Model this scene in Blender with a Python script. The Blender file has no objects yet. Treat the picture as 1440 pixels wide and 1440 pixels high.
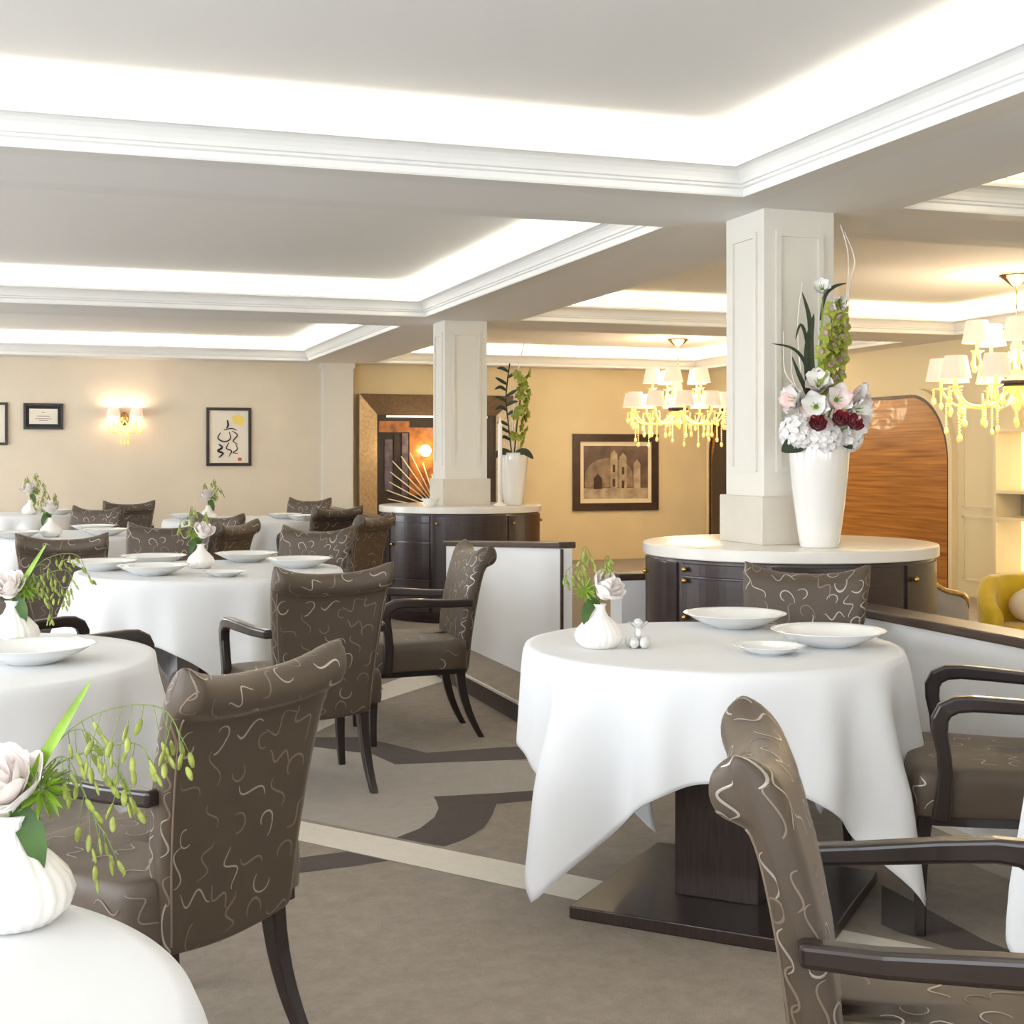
import bpy, bmesh, math, random
from math import sin, cos, pi, sqrt, atan2, radians as R
from mathutils import Vector, Matrix
SC = bpy.context.scene
COL = SC.collection
random.seed(7)

# ------------------------------------------------------------------ helpers
def lin(c):
    return tuple((v/12.92 if v <= .04045 else ((v+.055)/1.055)**2.4) for v in c)
def rgb(r, g, b):
    return lin((r/255, g/255, b/255)) + (1,)

class MB:
    def __init__(s):
        s.v = []; s.f = []; s.m = []; s.s = []
    def add(s, vs, fs, mi=0, sm=True, M=None):
        o = len(s.v)
        for p in vs:
            p = Vector(p)
            if M is not None: p = M @ p
            s.v.append(p[:])
        for f in fs:
            s.f.append([i+o for i in f]); s.m.append(mi); s.s.append(sm)
        return s
    def box(s, x0, x1, y0, y1, z0, z1, bev=0, seg=2, mi=0, M=None):
        bm = bmesh.new()
        r = bmesh.ops.create_cube(bm, size=1)
        for v in bm.verts:
            v.co = Vector((x0+(v.co.x+.5)*(x1-x0), y0+(v.co.y+.5)*(y1-y0), z0+(v.co.z+.5)*(z1-z0)))
        if bev:
            bmesh.ops.bevel(bm, geom=bm.edges[:], offset=bev, segments=seg, profile=.5, affect='EDGES')
        bm.verts.ensure_lookup_table(); bm.verts.index_update()
        s.add([v.co[:] for v in bm.verts], [[v.index for v in f.verts] for f in bm.faces], mi, bool(bev) and seg > 1, M)
        bm.free(); return s
    def lathe(s, prof, n=32, c=(0, 0, 0), mi=0, sm=True, flute=0, fk=18, M=None):
        vs = []; fs = []
        for (r, z) in prof:
            for k in range(n):
                a = 2*pi*k/n
                rr = r*(1+flute*cos(fk*a)) if flute else r
                vs.append((c[0]+rr*cos(a), c[1]+rr*sin(a), c[2]+z))
        for i in range(len(prof)-1):
            for k in range(n):
                k2 = (k+1) % n
                fs.append([i*n+k, i*n+k2, (i+1)*n+k2, (i+1)*n+k])
        fs.append([k for k in range(n)][::-1]); fs.append([(len(prof)-1)*n+k for k in range(n)])
        return s.add(vs, fs, mi, sm, M)
    def tube(s, pts, rad, n=8, mi=0, caps=True, M=None):
        pts = [Vector(p) for p in pts]; m = len(pts)
        if not hasattr(rad, '__len__'): rad = [rad]*m
        vs = []; fs = []; prev = None
        for i, p in enumerate(pts):
            t = (pts[min(i+1, m-1)]-pts[max(i-1, 0)])
            t = t.normalized() if t.length > 1e-9 else Vector((0, 0, 1))
            if prev is None:
                a = Vector((0, 0, 1)) if abs(t.z) < .9 else Vector((1, 0, 0))
                u = t.cross(a).normalized()
            else:
                u = (prev - t*prev.dot(t)).normalized()
            w = t.cross(u); prev = u
            for k in range(n):
                a = 2*pi*k/n
                vs.append((p+u*cos(a)*rad[i]+w*sin(a)*rad[i])[:])
        for i in range(m-1):
            for k in range(n):
                k2 = (k+1) % n
                fs.append([i*n+k, i*n+k2, (i+1)*n+k2, (i+1)*n+k])
        if caps:
            fs.append(list(range(n))[::-1]); fs.append([(m-1)*n+k for k in range(n)])
        return s.add(vs, fs, mi, True, M)
    def grid(s, rows, cu=False, cv=False, mi=0, sm=True, M=None):
        n = len(rows[0]); m = len(rows); vs = [p for r in rows for p in r]; fs = []
        for i in range(m if cv else m-1):
            for k in range(n if cu else n-1):
                i2 = (i+1) % m; k2 = (k+1) % n
                fs.append([i*n+k, i*n+k2, i2*n+k2, i2*n+k])
        return s.add(vs, fs, mi, sm, M)
    def sweep(s, secs, mi=0, sm=False, closed=False):
        """secs: list of loops (same count) -> skin with caps"""
        n = len(secs[0]); vs = [p for r in secs for p in r]; fs = []
        m = len(secs)
        for i in range(m if closed else m-1):
            i2 = (i+1) % m
            for k in range(n):
                k2 = (k+1) % n
                fs.append([i*n+k, i*n+k2, i2*n+k2, i2*n+k])
        if not closed:
            fs.append(list(range(n))[::-1]); fs.append([(m-1)*n+k for k in range(n)])
        return s.add(vs, fs, mi, sm)
    def prism(s, poly, z0, z1, mi=0, M=None):
        n = len(poly)
        vs = [(p[0], p[1], z0) for p in poly]+[(p[0], p[1], z1) for p in poly]
        fs = [list(range(n))[::-1], [n+k for k in range(n)]]
        for k in range(n):
            k2 = (k+1) % n; fs.append([k, k2, n+k2, n+k])
        return s.add(vs, fs, mi, False, M)
    def ball(s, c, r, u=10, v=7, mi=0, sc=(1, 1, 1), M=None):
        pr = [(sin(pi*i/v), -cos(pi*i/v)) for i in range(v+1)]
        vs = []; fs = []
        for (a, z) in pr:
            for k in range(u):
                t = 2*pi*k/u
                vs.append((c[0]+r*sc[0]*a*cos(t), c[1]+r*sc[1]*a*sin(t), c[2]+r*sc[2]*z))
        for i in range(v):
            for k in range(u):
                k2 = (k+1) % u
                fs.append([i*u+k, i*u+k2, (i+1)*u+k2, (i+1)*u+k])
        return s.add(vs, fs, mi, True, M)
    def mesh(s, name):
        me = bpy.data.meshes.new(name)
        me.from_pydata(s.v, [], s.f)
        me.polygons.foreach_set('material_index', s.m)
        me.polygons.foreach_set('use_smooth', s.s)
        me.validate(); 
        bm = bmesh.new(); bm.from_mesh(me)
        bmesh.ops.remove_doubles(bm, verts=bm.verts, dist=1e-5)
        bmesh.ops.recalc_face_normals(bm, faces=bm.faces)
        bm.to_mesh(me); bm.free()
        return me

def obj(name, mb, mats, parent=None, loc=(0, 0, 0), rz=0, label=None):
    me = mb.mesh(name)
    for m in (mats if isinstance(mats, (list, tuple)) else [mats]): me.materials.append(m)
    o = bpy.data.objects.new(name, me); COL.objects.link(o)
    o.location = loc; o.rotation_euler = (0, 0, rz)
    if parent: o.parent = parent
    if label: o['label'] = label
    return o
def tag(o, label, cat, group=None):
    o['label'] = label; o['category'] = cat; o['kind'] = 'thing'
    if group: o['group'] = group
    return o
def thing(name, label, cat, loc=(0, 0, 0), rz=0, group=None):
    o = bpy.data.objects.new(name, None); COL.objects.link(o)
    o.location = loc; o.rotation_euler = (0, 0, rz); o.empty_display_size = .1
    return tag(o, label, cat, group)
def struct(name, mb, mats, label=None):
    o = obj(name, mb, mats); o['kind'] = 'structure'
    if label: o['label'] = label
    return o
def copy_tree(o, parent=None):
    c = o.copy(); COL.objects.link(c); c.parent = parent
    for ch in list(o.children): copy_tree(ch, c)
    return c
def bev(o, w=.004, seg=2):
    m = o.modifiers.new('b', 'BEVEL'); m.width = w; m.segments = seg; m.limit_method = 'ANGLE'; m.angle_limit = R(40)
    return o
def facing(dx, dy): return atan2(-dx, dy)

# ------------------------------------------------------------------ materials
def mat(name, col, rough=.5, metal=0, spec=.5, emis=None, es=0, var=0, vscale=20, bump=0, bscale=200, coat=0, sheen=0, trans=0, alpha=1, stretch=None, col2=None):
    m = bpy.data.materials.new(name); m.use_nodes = True
    nt = m.node_tree; b = nt.nodes['Principled BSDF']
    b.inputs['Base Color'].default_value = col
    b.inputs['Roughness'].default_value = rough; b.inputs['Metallic'].default_value = metal
    b.inputs['Specular IOR Level'].default_value = spec
    b.inputs['Coat Weight'].default_value = coat; b.inputs['Coat Roughness'].default_value = .08
    b.inputs['Sheen Weight'].default_value = sheen; b.inputs['Sheen Roughness'].default_value = .4
    b.inputs['Transmission Weight'].default_value = trans
    if emis:
        b.inputs['Emission Color'].default_value = emis; b.inputs['Emission Strength'].default_value = es
    tc = None
    if var or bump:
        tc = nt.nodes.new('ShaderNodeTexCoord'); mp = nt.nodes.new('ShaderNodeMapping')
        nt.links.new(tc.outputs['Object'], mp.inputs['Vector'])
        if stretch: mp.inputs['Scale'].default_value = stretch
    if var:
        n = nt.nodes.new('ShaderNodeTexNoise'); n.inputs['Scale'].default_value = vscale; n.inputs['Detail'].default_value = 4
        nt.links.new(mp.outputs['Vector'], n.inputs['Vector'])
        mx = nt.nodes.new('ShaderNodeMix'); mx.data_type = 'RGBA'
        c2 = col2 or tuple(min(1, c*(1-var)) for c in col[:3])+(1,)
        mx.inputs[6].default_value = col; mx.inputs[7].default_value = c2
        rp = nt.nodes.new('ShaderNodeValToRGB'); rp.color_ramp.elements[0].position = .35; rp.color_ramp.elements[1].position = .65
        nt.links.new(n.outputs['Fac'], rp.inputs['Fac']); nt.links.new(rp.outputs['Color'], mx.inputs[0])
        nt.links.new(mx.outputs[2], b.inputs['Base Color'])
    if bump:
        n2 = nt.nodes.new('ShaderNodeTexNoise'); n2.inputs['Scale'].default_value = bscale
        nt.links.new(mp.outputs['Vector'], n2.inputs['Vector'])
        bp = nt.nodes.new('ShaderNodeBump'); bp.inputs['Strength'].default_value = bump; bp.inputs['Distance'].default_value = .002
        nt.links.new(n2.outputs['Fac'], bp.inputs['Height']); nt.links.new(bp.outputs['Normal'], b.inputs['Normal'])
    return m

M = {}
M['ceiling'] = mat('ceiling_paint', rgb(240, 240, 239), .85, spec=.2)
M['moulding'] = mat('moulding_paint', rgb(236, 236, 234), .6, spec=.3)
M['wall_main'] = mat('wall_paint_beige', rgb(226, 214, 194), .8, spec=.2, var=.04, vscale=3)
M['wall_warm'] = mat('wall_paint_warm_lit', rgb(228, 209, 168), .8, spec=.2, var=.04, vscale=3)  # wall colour tinted warmer, partly to carry the chandelier light
M['column'] = mat('column_paint', rgb(228, 224, 214), .55, spec=.3)
M['plinth'] = mat('column_base_stone', rgb(214, 206, 192), .5, spec=.3, var=.04, vscale=8)
M['white_panel'] = mat('partition_white', rgb(246, 246, 246), .6, spec=.3)
M['wood_cap'] = mat('dark_oak', rgb(86, 68, 54), .35, var=.35, vscale=6, stretch=(8, 1, 8), coat=.2)
M['wenge'] = mat('wenge_wood', rgb(58, 44, 39), .32, var=.4, vscale=9, stretch=(14, 14, 1.2), coat=.25)
M['chair_wood'] = mat('dark_chair_wood', rgb(44, 33, 29), .28, var=.25, vscale=8, coat=.35)
M['lacquer'] = mat('dark_lacquer', rgb(60, 46, 44), .3, var=.3, vscale=6, stretch=(1, 1, 14), coat=.3)
M['groove'] = mat('dark_groove', rgb(16, 12, 11), .7)
M['stone'] = mat('pale_stone', rgb(236, 231, 222), .25, var=.05, vscale=5, coat=.2)
M['cloth'] = mat('white_linen', rgb(229, 230, 232), .75, spec=.2, bump=.08, bscale=500)
M['china'] = mat('white_china', rgb(246, 246, 243), .12, spec=.5, coat=.3)
M['porcelain'] = mat('white_glaze', rgb(240, 237, 232), .08, coat=.6)
M['matt_vase'] = mat('white_bisque', rgb(244, 240, 234), .35, coat=.2)
M['brass'] = mat('brass', rgb(200, 160, 90), .25, metal=1)
M['black_frame'] = mat('black_frame_wood', rgb(38, 28, 24), .35)
M['brown_frame'] = mat('brown_frame_wood', rgb(70, 50, 36), .4, var=.3, vscale=12)
M['mat_board'] = mat('mat_board', rgb(240, 225, 190), .7)
M['paper'] = mat('paper', rgb(235, 226, 210), .7)
M['ink'] = mat('ink', rgb(30, 28, 30), .6)
M['yellow_wash'] = mat('yellow_wash', rgb(238, 212, 110), .7)
M['red_wash'] = mat('red_wash', rgb(200, 90, 70), .7)
M['violet_wash'] = mat('violet_wash', rgb(150, 130, 160), .7)
M['yellow'] = mat('yellow_velvet', rgb(222, 186, 30), .6, sheen=.5, var=.12, vscale=15)
M['cream_fabric'] = mat('cream_fabric', rgb(236, 222, 200), .8, bump=.2, bscale=300)
M['grey_fabric'] = mat('grey_fabric', rgb(168, 158, 146), .8, sheen=.3)
M['gilt'] = mat('gilt_wood', rgb(196, 160, 96), .3, metal=.9, var=.4, vscale=30)
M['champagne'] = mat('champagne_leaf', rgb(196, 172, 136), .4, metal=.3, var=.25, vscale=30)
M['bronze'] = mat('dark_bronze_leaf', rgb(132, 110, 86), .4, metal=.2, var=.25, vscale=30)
M['dark_interior'] = mat('dark_interior', rgb(62, 48, 40), .4, var=.3, vscale=6)
M['amber_reflection'] = mat('amber_reflection', rgb(196, 120, 50), .3, var=.6, vscale=9, coat=.5)  # amber colour stands in for lamps reflected in the mirror
M['mauve_panel'] = mat('mauve_panel', rgb(120, 104, 116), .35, var=.5, vscale=12)
M['stick'] = mat('pale_reed', rgb(232, 214, 180), .5)
M['leaf'] = mat('leaf_green', rgb(66, 96, 40), .5, var=.35, vscale=25, spec=.3)
M['leaf_dark'] = mat('leaf_dark', rgb(48, 60, 30), .6, var=.35, vscale=25)
M['leaf_bright'] = mat('leaf_bright', rgb(140, 176, 52), .45, var=.25, vscale=30)
M['stem'] = mat('stem_green', rgb(120, 142, 70), .5)
M['oat'] = mat('oat_green', rgb(160, 172, 78), .5, var=.4, vscale=90)
M['twig'] = mat('white_twig', rgb(240, 230, 220), .6)
M['petal_white'] = mat('petal_white', rgb(246, 243, 240), .6, sheen=.2, var=.05, vscale=40)
M['petal_blush'] = mat('petal_blush', rgb(252, 243, 238), .55, sheen=.2, var=.08, vscale=30)
M['petal_pink'] = mat('petal_pink', rgb(240, 196, 196), .55, sheen=.2, var=.5, vscale=28, col2=rgb(248, 238, 234))
M['petal_red'] = mat('petal_red', rgb(150, 22, 46), .5, sheen=.3, var=.3, vscale=40)
M['orchid'] = mat('orchid_green', rgb(168, 176, 72), .5, var=.25, vscale=40)
M['orchid_lip'] = mat('orchid_lip', rgb(208, 176, 172), .5, var=.4, vscale=60)
M['shade'] = mat('lamp_shade', rgb(244, 206, 190), .8, emis=rgb(255, 206, 184), es=.5)
M['crystal'] = mat('crystal_yellow_glow', rgb(250, 228, 140), .08, spec=.8, coat=1, emis=rgb(255, 226, 130), es=.5)  # crystals glow by themselves, standing in for lamplight caught in them
M['bulb'] = mat('lit_bulb', rgb(255, 240, 210), .5, emis=rgb(255, 226, 170), es=9)
M['chrome'] = mat('polished_nickel', rgb(210, 196, 176), .12, metal=1)
M['silver'] = mat('silver', rgb(226, 222, 218), .15, metal=1)
M['clear_crystal'] = mat('clear_crystal', rgb(240, 238, 236), .05, spec=.8, coat=1, metal=.1, var=.25, vscale=60)
M['lit_panel'] = mat('lit_panel', rgb(255, 246, 220), .6, emis=rgb(255, 240, 205), es=.95)
M['display_back'] = mat('display_back', rgb(150, 140, 118), .5)
M['cream_wall'] = mat('cream_panelling', rgb(228, 212, 174), .6, spec=.3)
M['vent'] = mat('vent_metal', rgb(222, 212, 184), .5)
M['white_wax'] = mat('white_wax', rgb(250, 246, 236), .4)
M['window_frame'] = mat('window_frame', rgb(238, 238, 236), .5)

def fabric():
    m = bpy.data.materials.new('squiggle_velvet'); m.use_nodes = True
    nt = m.node_tree; N = nt.nodes; L = nt.links; b = N['Principled BSDF']
    tc = N.new('ShaderNodeTexCoord')
    def math_(op, a, b_=None, c_=None):
        n = N.new('ShaderNodeMath'); n.operation = op
        for i, v in enumerate((a, b_, c_)):
            if v is None: continue
            if isinstance(v, (int, float)): n.inputs[i].default_value = v
            else: L.new(v, n.inputs[i])
        return n.outputs[0]
    def noise(scale, off, detail=0, dist=0):
        mp = N.new('ShaderNodeMapping'); mp.inputs['Location'].default_value = off
        L.new(tc.outputs['Object'], mp.inputs['Vector'])
        n = N.new('ShaderNodeTexNoise'); n.inputs['Scale'].default_value = scale; n.inputs['Detail'].default_value = detail; n.inputs['Distortion'].default_value = dist
        L.new(mp.outputs['Vector'], n.inputs['Vector']); return n.outputs['Fac']
    base = N.new('ShaderNodeMix'); base.data_type = 'RGBA'
    base.inputs[6].default_value = rgb(88, 75, 62); base.inputs[7].default_value = rgb(74, 61, 50)
    L.new(noise(14, (0, 0, 0), 3), base.inputs[0])
    L.new(base.outputs[2], b.inputs['Base Color'])
    b.inputs['Roughness'].default_value = .5
    b.inputs['Sheen Weight'].default_value = .25; b.inputs['Sheen Roughness'].default_value = .35
    b.inputs['Sheen Tint'].default_value = rgb(220, 200, 178)
    return m
M['fabric'] = fabric()
M['thread'] = mat('silver_thread', rgb(178, 170, 158), .34, metal=.45)
M['thread_dull'] = mat('dull_thread', rgb(132, 116, 100), .4, metal=.25)
FAB = [M['fabric'], M['thread'], M['thread_dull']]

def carpet(name, col, k=.12):
    m = bpy.data.materials.new(name); m.use_nodes = True
    nt = m.node_tree; N = nt.nodes; L = nt.links; b = N['Principled BSDF']
    tc = N.new('ShaderNodeTexCoord')
    n = N.new('ShaderNodeTexNoise'); n.inputs['Scale'].default_value = 13; n.inputs['Detail'].default_value = 10; n.inputs['Roughness'].default_value = .82
    L.new(tc.outputs['Object'], n.inputs['Vector'])
    mx = N.new('ShaderNodeMix'); mx.data_type = 'RGBA'
    mx.inputs[6].default_value = tuple(c*(1-k) for c in col[:3])+(1,); mx.inputs[7].default_value = tuple(min(1, c*(1+k)) for c in col[:3])+(1,)
    rp = N.new('ShaderNodeValToRGB'); rp.color_ramp.elements[0].position = .36; rp.color_ramp.elements[1].position = .64
    L.new(n.outputs['Fac'], rp.inputs['Fac']); L.new(rp.outputs['Color'], mx.inputs[0]); L.new(mx.outputs[2], b.inputs['Base Color'])
    b.inputs['Roughness'].default_value = .95; b.inputs['Specular IOR Level'].default_value = .1
    b.inputs['Sheen Weight'].default_value = .15
    n2 = N.new('ShaderNodeTexNoise'); n2.inputs['Scale'].default_value = 260
    L.new(tc.outputs['Object'], n2.inputs['Vector'])
    bp = N.new('ShaderNodeBump'); bp.inputs['Strength'].default_value = .5; bp.inputs['Distance'].default_value = .004
    L.new(n2.outputs['Fac'], bp.inputs['Height']); L.new(bp.outputs['Normal'], b.inputs['Normal'])
    return m
C_TAUPE = carpet('carpet_taupe', rgb(149, 136, 121), .17); C_CREAM = carpet('carpet_cream', rgb(228, 219, 203), .05)
C_BROWN = carpet('carpet_brown', rgb(78, 64, 54)); C_GREY = carpet('carpet_grey', rgb(170, 161, 150), .08)

def grainwood():
    m = bpy.data.materials.new('horizontal_veneer'); m.use_nodes = True
    nt = m.node_tree; N = nt.nodes; L = nt.links; b = N['Principled BSDF']
    tc = N.new('ShaderNodeTexCoord'); mp = N.new('ShaderNodeMapping'); mp.inputs['Scale'].default_value = (1, .5, 16)
    L.new(tc.outputs['Object'], mp.inputs['Vector'])
    n = N.new('ShaderNodeTexNoise'); n.inputs['Scale'].default_value = 2.2; n.inputs['Detail'].default_value = 5
    L.new(mp.outputs['Vector'], n.inputs['Vector'])
    rp = N.new('ShaderNodeValToRGB'); e = rp.color_ramp.elements
    e[0].position = .3; e[0].color = rgb(132, 74, 24); e[1].position = .72; e[1].color = rgb(196, 132, 56)
    L.new(n.outputs['Fac'], rp.inputs['Fac']); L.new(rp.outputs['Color'], b.inputs['Base Color'])
    b.inputs['Roughness'].default_value = .35; b.inputs['Coat Weight'].default_value = .2
    return m
M['veneer'] = grainwood()
M['photo_dark'] = mat('photograph_tones', rgb(120, 100, 84), .25, var=.5, vscale=5, coat=.6)
M['photo_light'] = mat('photograph_highlights', rgb(196, 176, 146), .25, coat=.6, var=.45, vscale=7)
M['photo_mid'] = mat('photograph_midtones', rgb(158, 136, 112), .25, coat=.6, var=.4, vscale=9)

# ------------------------------------------------------------------ room shell
XL, XR, YN, YF = -4.6, 8.4, -3.2, 16.55      # inner faces of the room
ZS, ZC = 2.5, 2.75                            # soffit height, recessed ceiling height

# carpet with its inlaid pattern
fl = MB()
fl.box(XL-.2, XR+.2, YN-.2, YF+.2, -.1, 0)
def inlay(poly, mi, z):
    fl.add([(x, y, z) for x, y in poly], [list(range(len(poly)))], mi, False)
inlay([(1.14, 6.28), (1.37, 6.03), (1.42, 5.8), (1.91, 5.72), (2.15, 5.6), (2.15, 5.1), (1.72, 5.17), (1.43, 5.2), (1.41, 5.04), (1.35, 4.9), (1.26, 4.77), (1.15, 4.68), (.2, 5.95), (-.6, 7.2), (.6, 7.2)], 3, .0008)
inlay([(-.6, 6.9), (.73, 4.87), (1.34, 4.06), (1.78, 3.49), (2.3, 2.82), (2.42, 2.98), (1.88, 3.69), (1.42, 4.3), (.77, 5.13), (-.5, 7.1)], 1, .0016)
inlay([(.3, 4.5), (.68, 4.54), (.95, 4.57), (1.06, 4.42), (.94, 4.4), (.66, 4.38), (.3, 4.3)], 2, .0012)
inlay([(1.43, 5.2), (1.7, 5.17), (2.0, 5.16), (1.95, 5.02), (1.63, 5.01), (1.6, 4.94), (1.57, 4.87), (1.48, 4.7), (1.38, 4.59), (1.28, 4.52), (1.15, 4.68), (1.26, 4.77), (1.35, 4.9), (1.4, 5.02), (1.42, 5.12)], 2, .0012)
inlay([(.7, 6.6), (1.18, 6.49), (1.39, 6.42), (1.49, 6.24), (1.61, 5.98), (1.99, 5.98), (2.2, 5.95), (2.2, 5.7), (1.91, 5.72), (1.42, 5.8), (1.37, 6.03), (1.14, 6.28), (.7, 6.4)], 2, .0012)
inlay([(.6, 6.2), (1.2, 6.57), (1.68, 7.3), (2.28, 7.92), (2.2, 8.3), (1.6, 7.55), (1.26, 6.93), (.6, 6.5)], 1, .0010)
inlay([(2.47, 3.67), (2.47, 3.58), (2.46, 3.16), (2.55, 2.6), (2.42, 2.6), (2.37, 3.05), (2.27, 3.29), (2.26, 3.36)], 2, .002)
inlay([(3.09, 5.0), (3.04, 4.32), (3.03, 3.87), (3.03, 2.5), (3.1, 2.5), (3.1, 4.6)], 1, .0010)
inlay([(2.84, 4.6), (2.9, 3.4), (2.96, 2.5), (3.03, 2.5), (3.03, 4.4)], 3, .0010)
struct('floor', fl, [C_TAUPE, C_CREAM, C_BROWN, C_GREY])

# ceiling slab and beams
struct('ceiling', MB().box(XL-.2, XR+.2, YN-.2, YF+.2, ZC, ZC+.15), M['ceiling'])
SET = .15
bays_main = [(XL+.35, 2.88, .76, 5.335), (XL+.35, 2.88, 6.155, 10.73), (XL+.35, 2.88, 11.55, 16.12)]
bays_side = [(3.70, 8.02, .76, 5.335), (3.70, 8.02, 6.155, 10.73), (3.70, 8.02, 11.55, 16.12)]
def beam(name, x0, x1, y0, y1):
    struct(name, MB().box(x0, x1, y0, y1, ZS, ZC), M['ceiling'])
beam('ceiling_beam', 2.88+SET, 3.70-SET, YN, YF)
beam('ceiling_beam', XL, XL+.35-SET, YN, YF)
beam('ceiling_beam', 8.02+SET, XR, YN, YF)
for (xa, xb) in ((XL+.35-SET, 2.88+SET), (3.70-SET, 8.02+SET)):
    for (ya, yb) in ((YN, .76-SET), (5.335+SET, 6.155-SET), (10.73+SET, 11.55-SET), (16.12+SET, YF)):
        beam('ceiling_beam', xa, xb, ya, yb)
# crown moulding ring round each recess: profile of (inward offset, z)
PROF = [(-SET, ZS), (0, ZS-.004), (.004, ZS+.004), (.004, ZS+.03), (.014, ZS+.036), (.016, ZS+.046), (.024, ZS+.05),
        (.030, ZS+.066), (.040, ZS+.084), (.053, ZS+.099), (.068, ZS+.108), (.080, ZS+.111), (.082, ZS+.128), (.072, ZS+.130), (.064, ZS+.119), (.045, ZS+.105), (.03, ZS+.085), (.018, ZS+.05), (-SET, ZS+.05)]
def ring(i, bay):
    x0, x1, y0, y1 = bay
    corners = [(x0, y0, 1, 1), (x1, y0, -1, 1), (x1, y1, -1, -1), (x0, y1, 1, -1)]
    secs = [[(x+sx*e, y+sy*e, z) for (e, z) in PROF] for (x, y, sx, sy) in corners]
    o = struct('trim_%d' % i, MB().sweep(secs, closed=True), M['moulding'], 'white crown moulding around a recessed ceiling bay')
for i, b in enumerate(bays_main+bays_side): ring(i+1, b)

# cove lamps hidden in the troughs
def area(name, loc, rot, sx, sy, power, col, spread=pi):
    d = bpy.data.lights.new(name, 'AREA'); d.shape = 'RECTANGLE'; d.size = sx; d.size_y = sy; d.energy = power; d.color = col; d.spread = spread
    o = bpy.data.objects.new(name, d); COL.objects.link(o); o.location = loc; o.rotation_euler = rot
    return o
WARM = (1, .92, .76); WARM2 = (1, .84, .56)
COVE = 6.0
def cove(bay, col, k):
    x0, x1, y0, y1 = bay; z = ZS+.056; off = -.06
    for (x, y, L_, vert) in (((x0+x1)/2, y0+off, x1-x0+.1, 0), ((x0+x1)/2, y1-off, x1-x0+.1, 0), (x0+off, (y0+y1)/2, y1-y0+.1, 1), (x1-off, (y0+y1)/2, y1-y0+.1, 1)):
        area('cove_light', (x, y, z), (pi, 0, pi/2 if vert else 0), L_, .085, COVE*L_*k, col)
for b in bays_main: cove(b, WARM, 1)
for b in bays_side: cove(b, WARM2, 1)

# walls
def wall(name, mb, m): return struct(name, mb, m)
wall('wall_back', MB().box(XL-.2, 3.3, YF, YF+.2, -.1, ZC), M['wall_main'])
wall('wall_back_side_room', MB().box(3.3, XR+.2, YF, YF+.2, -.1, ZC), M['wall_warm'])
wall('wall_right', MB().box(XR, XR+.2, YN-.2, YF, -.1, ZC), M['cream_wall'])
# window wall behind the camera and on the left
def window_wall(name, horizontal, at, a0, a1, wins, sill, head):
    mb = MB()
    def bx(p0, p1, z0, z1):
        if p1-p0 < 1e-4: return
        if horizontal: mb.box(p0, p1, at-.2 if at < -2 else at, at if at < -2 else at+.2, z0, z1)
        else: mb.box(at-.2, at, p0, p1, z0, z1)
    cur = a0
    for (w0, w1) in wins:
        bx(cur, w0, -.1, ZC); bx(w0, w1, -.1, sill); bx(w0, w1, head, ZC); cur = w1
    bx(cur, a1, -.1, ZC)
    struct(name, mb, M['wall_main'])
WB = [(-3.6, -1.6), (-.9, 1.1), (1.7, 3.2), (4.2, 5.6)]
WL = [(-2.0, 0.2), (1.2, 4.4), (6.6, 9.8), (12.2, 15.2)]
window_wall('wall_front', True, YN, XL-.2, XR+.2, WB, .35, 2.4)
window_wall('wall_left', False, XL, YN, YF, WL, .35, 2.4)
k = 0
for horiz, ws in ((True, WB), (False, WL)):
    for (w0, w1) in ws:
        k += 1; mb = MB(); t = .06
        def b2(p0, p1, z0, z1):
            if horiz: mb.box(p0, p1, YN-.12, YN-.05, z0, z1)
            else: mb.box(XL-.12, XL-.05, p0, p1, z0, z1)
        b2(w0, w1, .35, .35+t); b2(w0, w1, 2.4-t, 2.4); b2(w0, w0+t, .35+t, 2.4-t); b2(w1-t, w1, .35+t, 2.4-t); b2((w0+w1)/2-.03, (w0+w1)/2+.03, .35+t, 2.4-t)
        struct('window_%d' % k, mb, M['window_frame'])
        if horiz: area('daylight', ((w0+w1)/2, YN+.02, 1.4), (R(90), 0, 0), w1-w0-.1, 1.95, 21*(w1-w0), (.86, .93, 1))
        else: area('daylight', (XL+.02, (w0+w1)/2, 1.4), (R(90), 0, R(-90)), w1-w0-.1, 1.95, (58 if w0 < 3 else 30 if w0 < 8 else 42)*(w1-w0), (.86, .93, 1))

# columns
def column(name, y, base=.943):
    x = 3.11; w = .37; mb = MB()
    mb.box(x, x+w, y, y+w, base, ZS)
    e = .012
    # raised panel mouldings on the two faces towards the room and on the others
    def frame(u0, u1, z0, z1, place):
        for (a, b, c, d) in ((u0, u1, z0, z0+.025), (u0, u1, z1-.025, z1), (u0, u0+.025, z0+.025, z1-.025), (u1-.025, u1, z0+.025, z1-.025)):
            place(a, b, c, d)
    for z0, z1 in ((1.28, 2.40),):
        frame(x+.06, x+w-.06, z0, z1, lambda a, b, c, d: mb.box(a, b, y-e, y, c, d))
        frame(y+.06, y+w-.06, z0, z1, lambda a, b, c, d: mb.box(x-e, x, a, b, c, d))
        frame(y+.06, y+w-.06, z0, z1, lambda a, b, c, d: mb.box(x+w, x+w+e, a, b, c, d))
    o = struct(name, mb, M['column'])
    mb = MB().box(x-.025, x+w+.025, y-.025, y+w+.025, base, base+.225, .004, 1)
    p = obj('column_base', mb, M['plinth'], o, label='beige stone base of the column')
    return o
column('column_1', 5.56); column('column_2', 10.955)
mb = MB().box(3.11, 3.48, 16.37, YF, 0, ZS); mb.box(3.09, 3.5, 16.35, YF, 0, .2); mb.box(3.09, 3.5, 16.355, YF, ZS-.06, ZS-.001)
struct('column_3', mb, M['column'])

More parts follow.
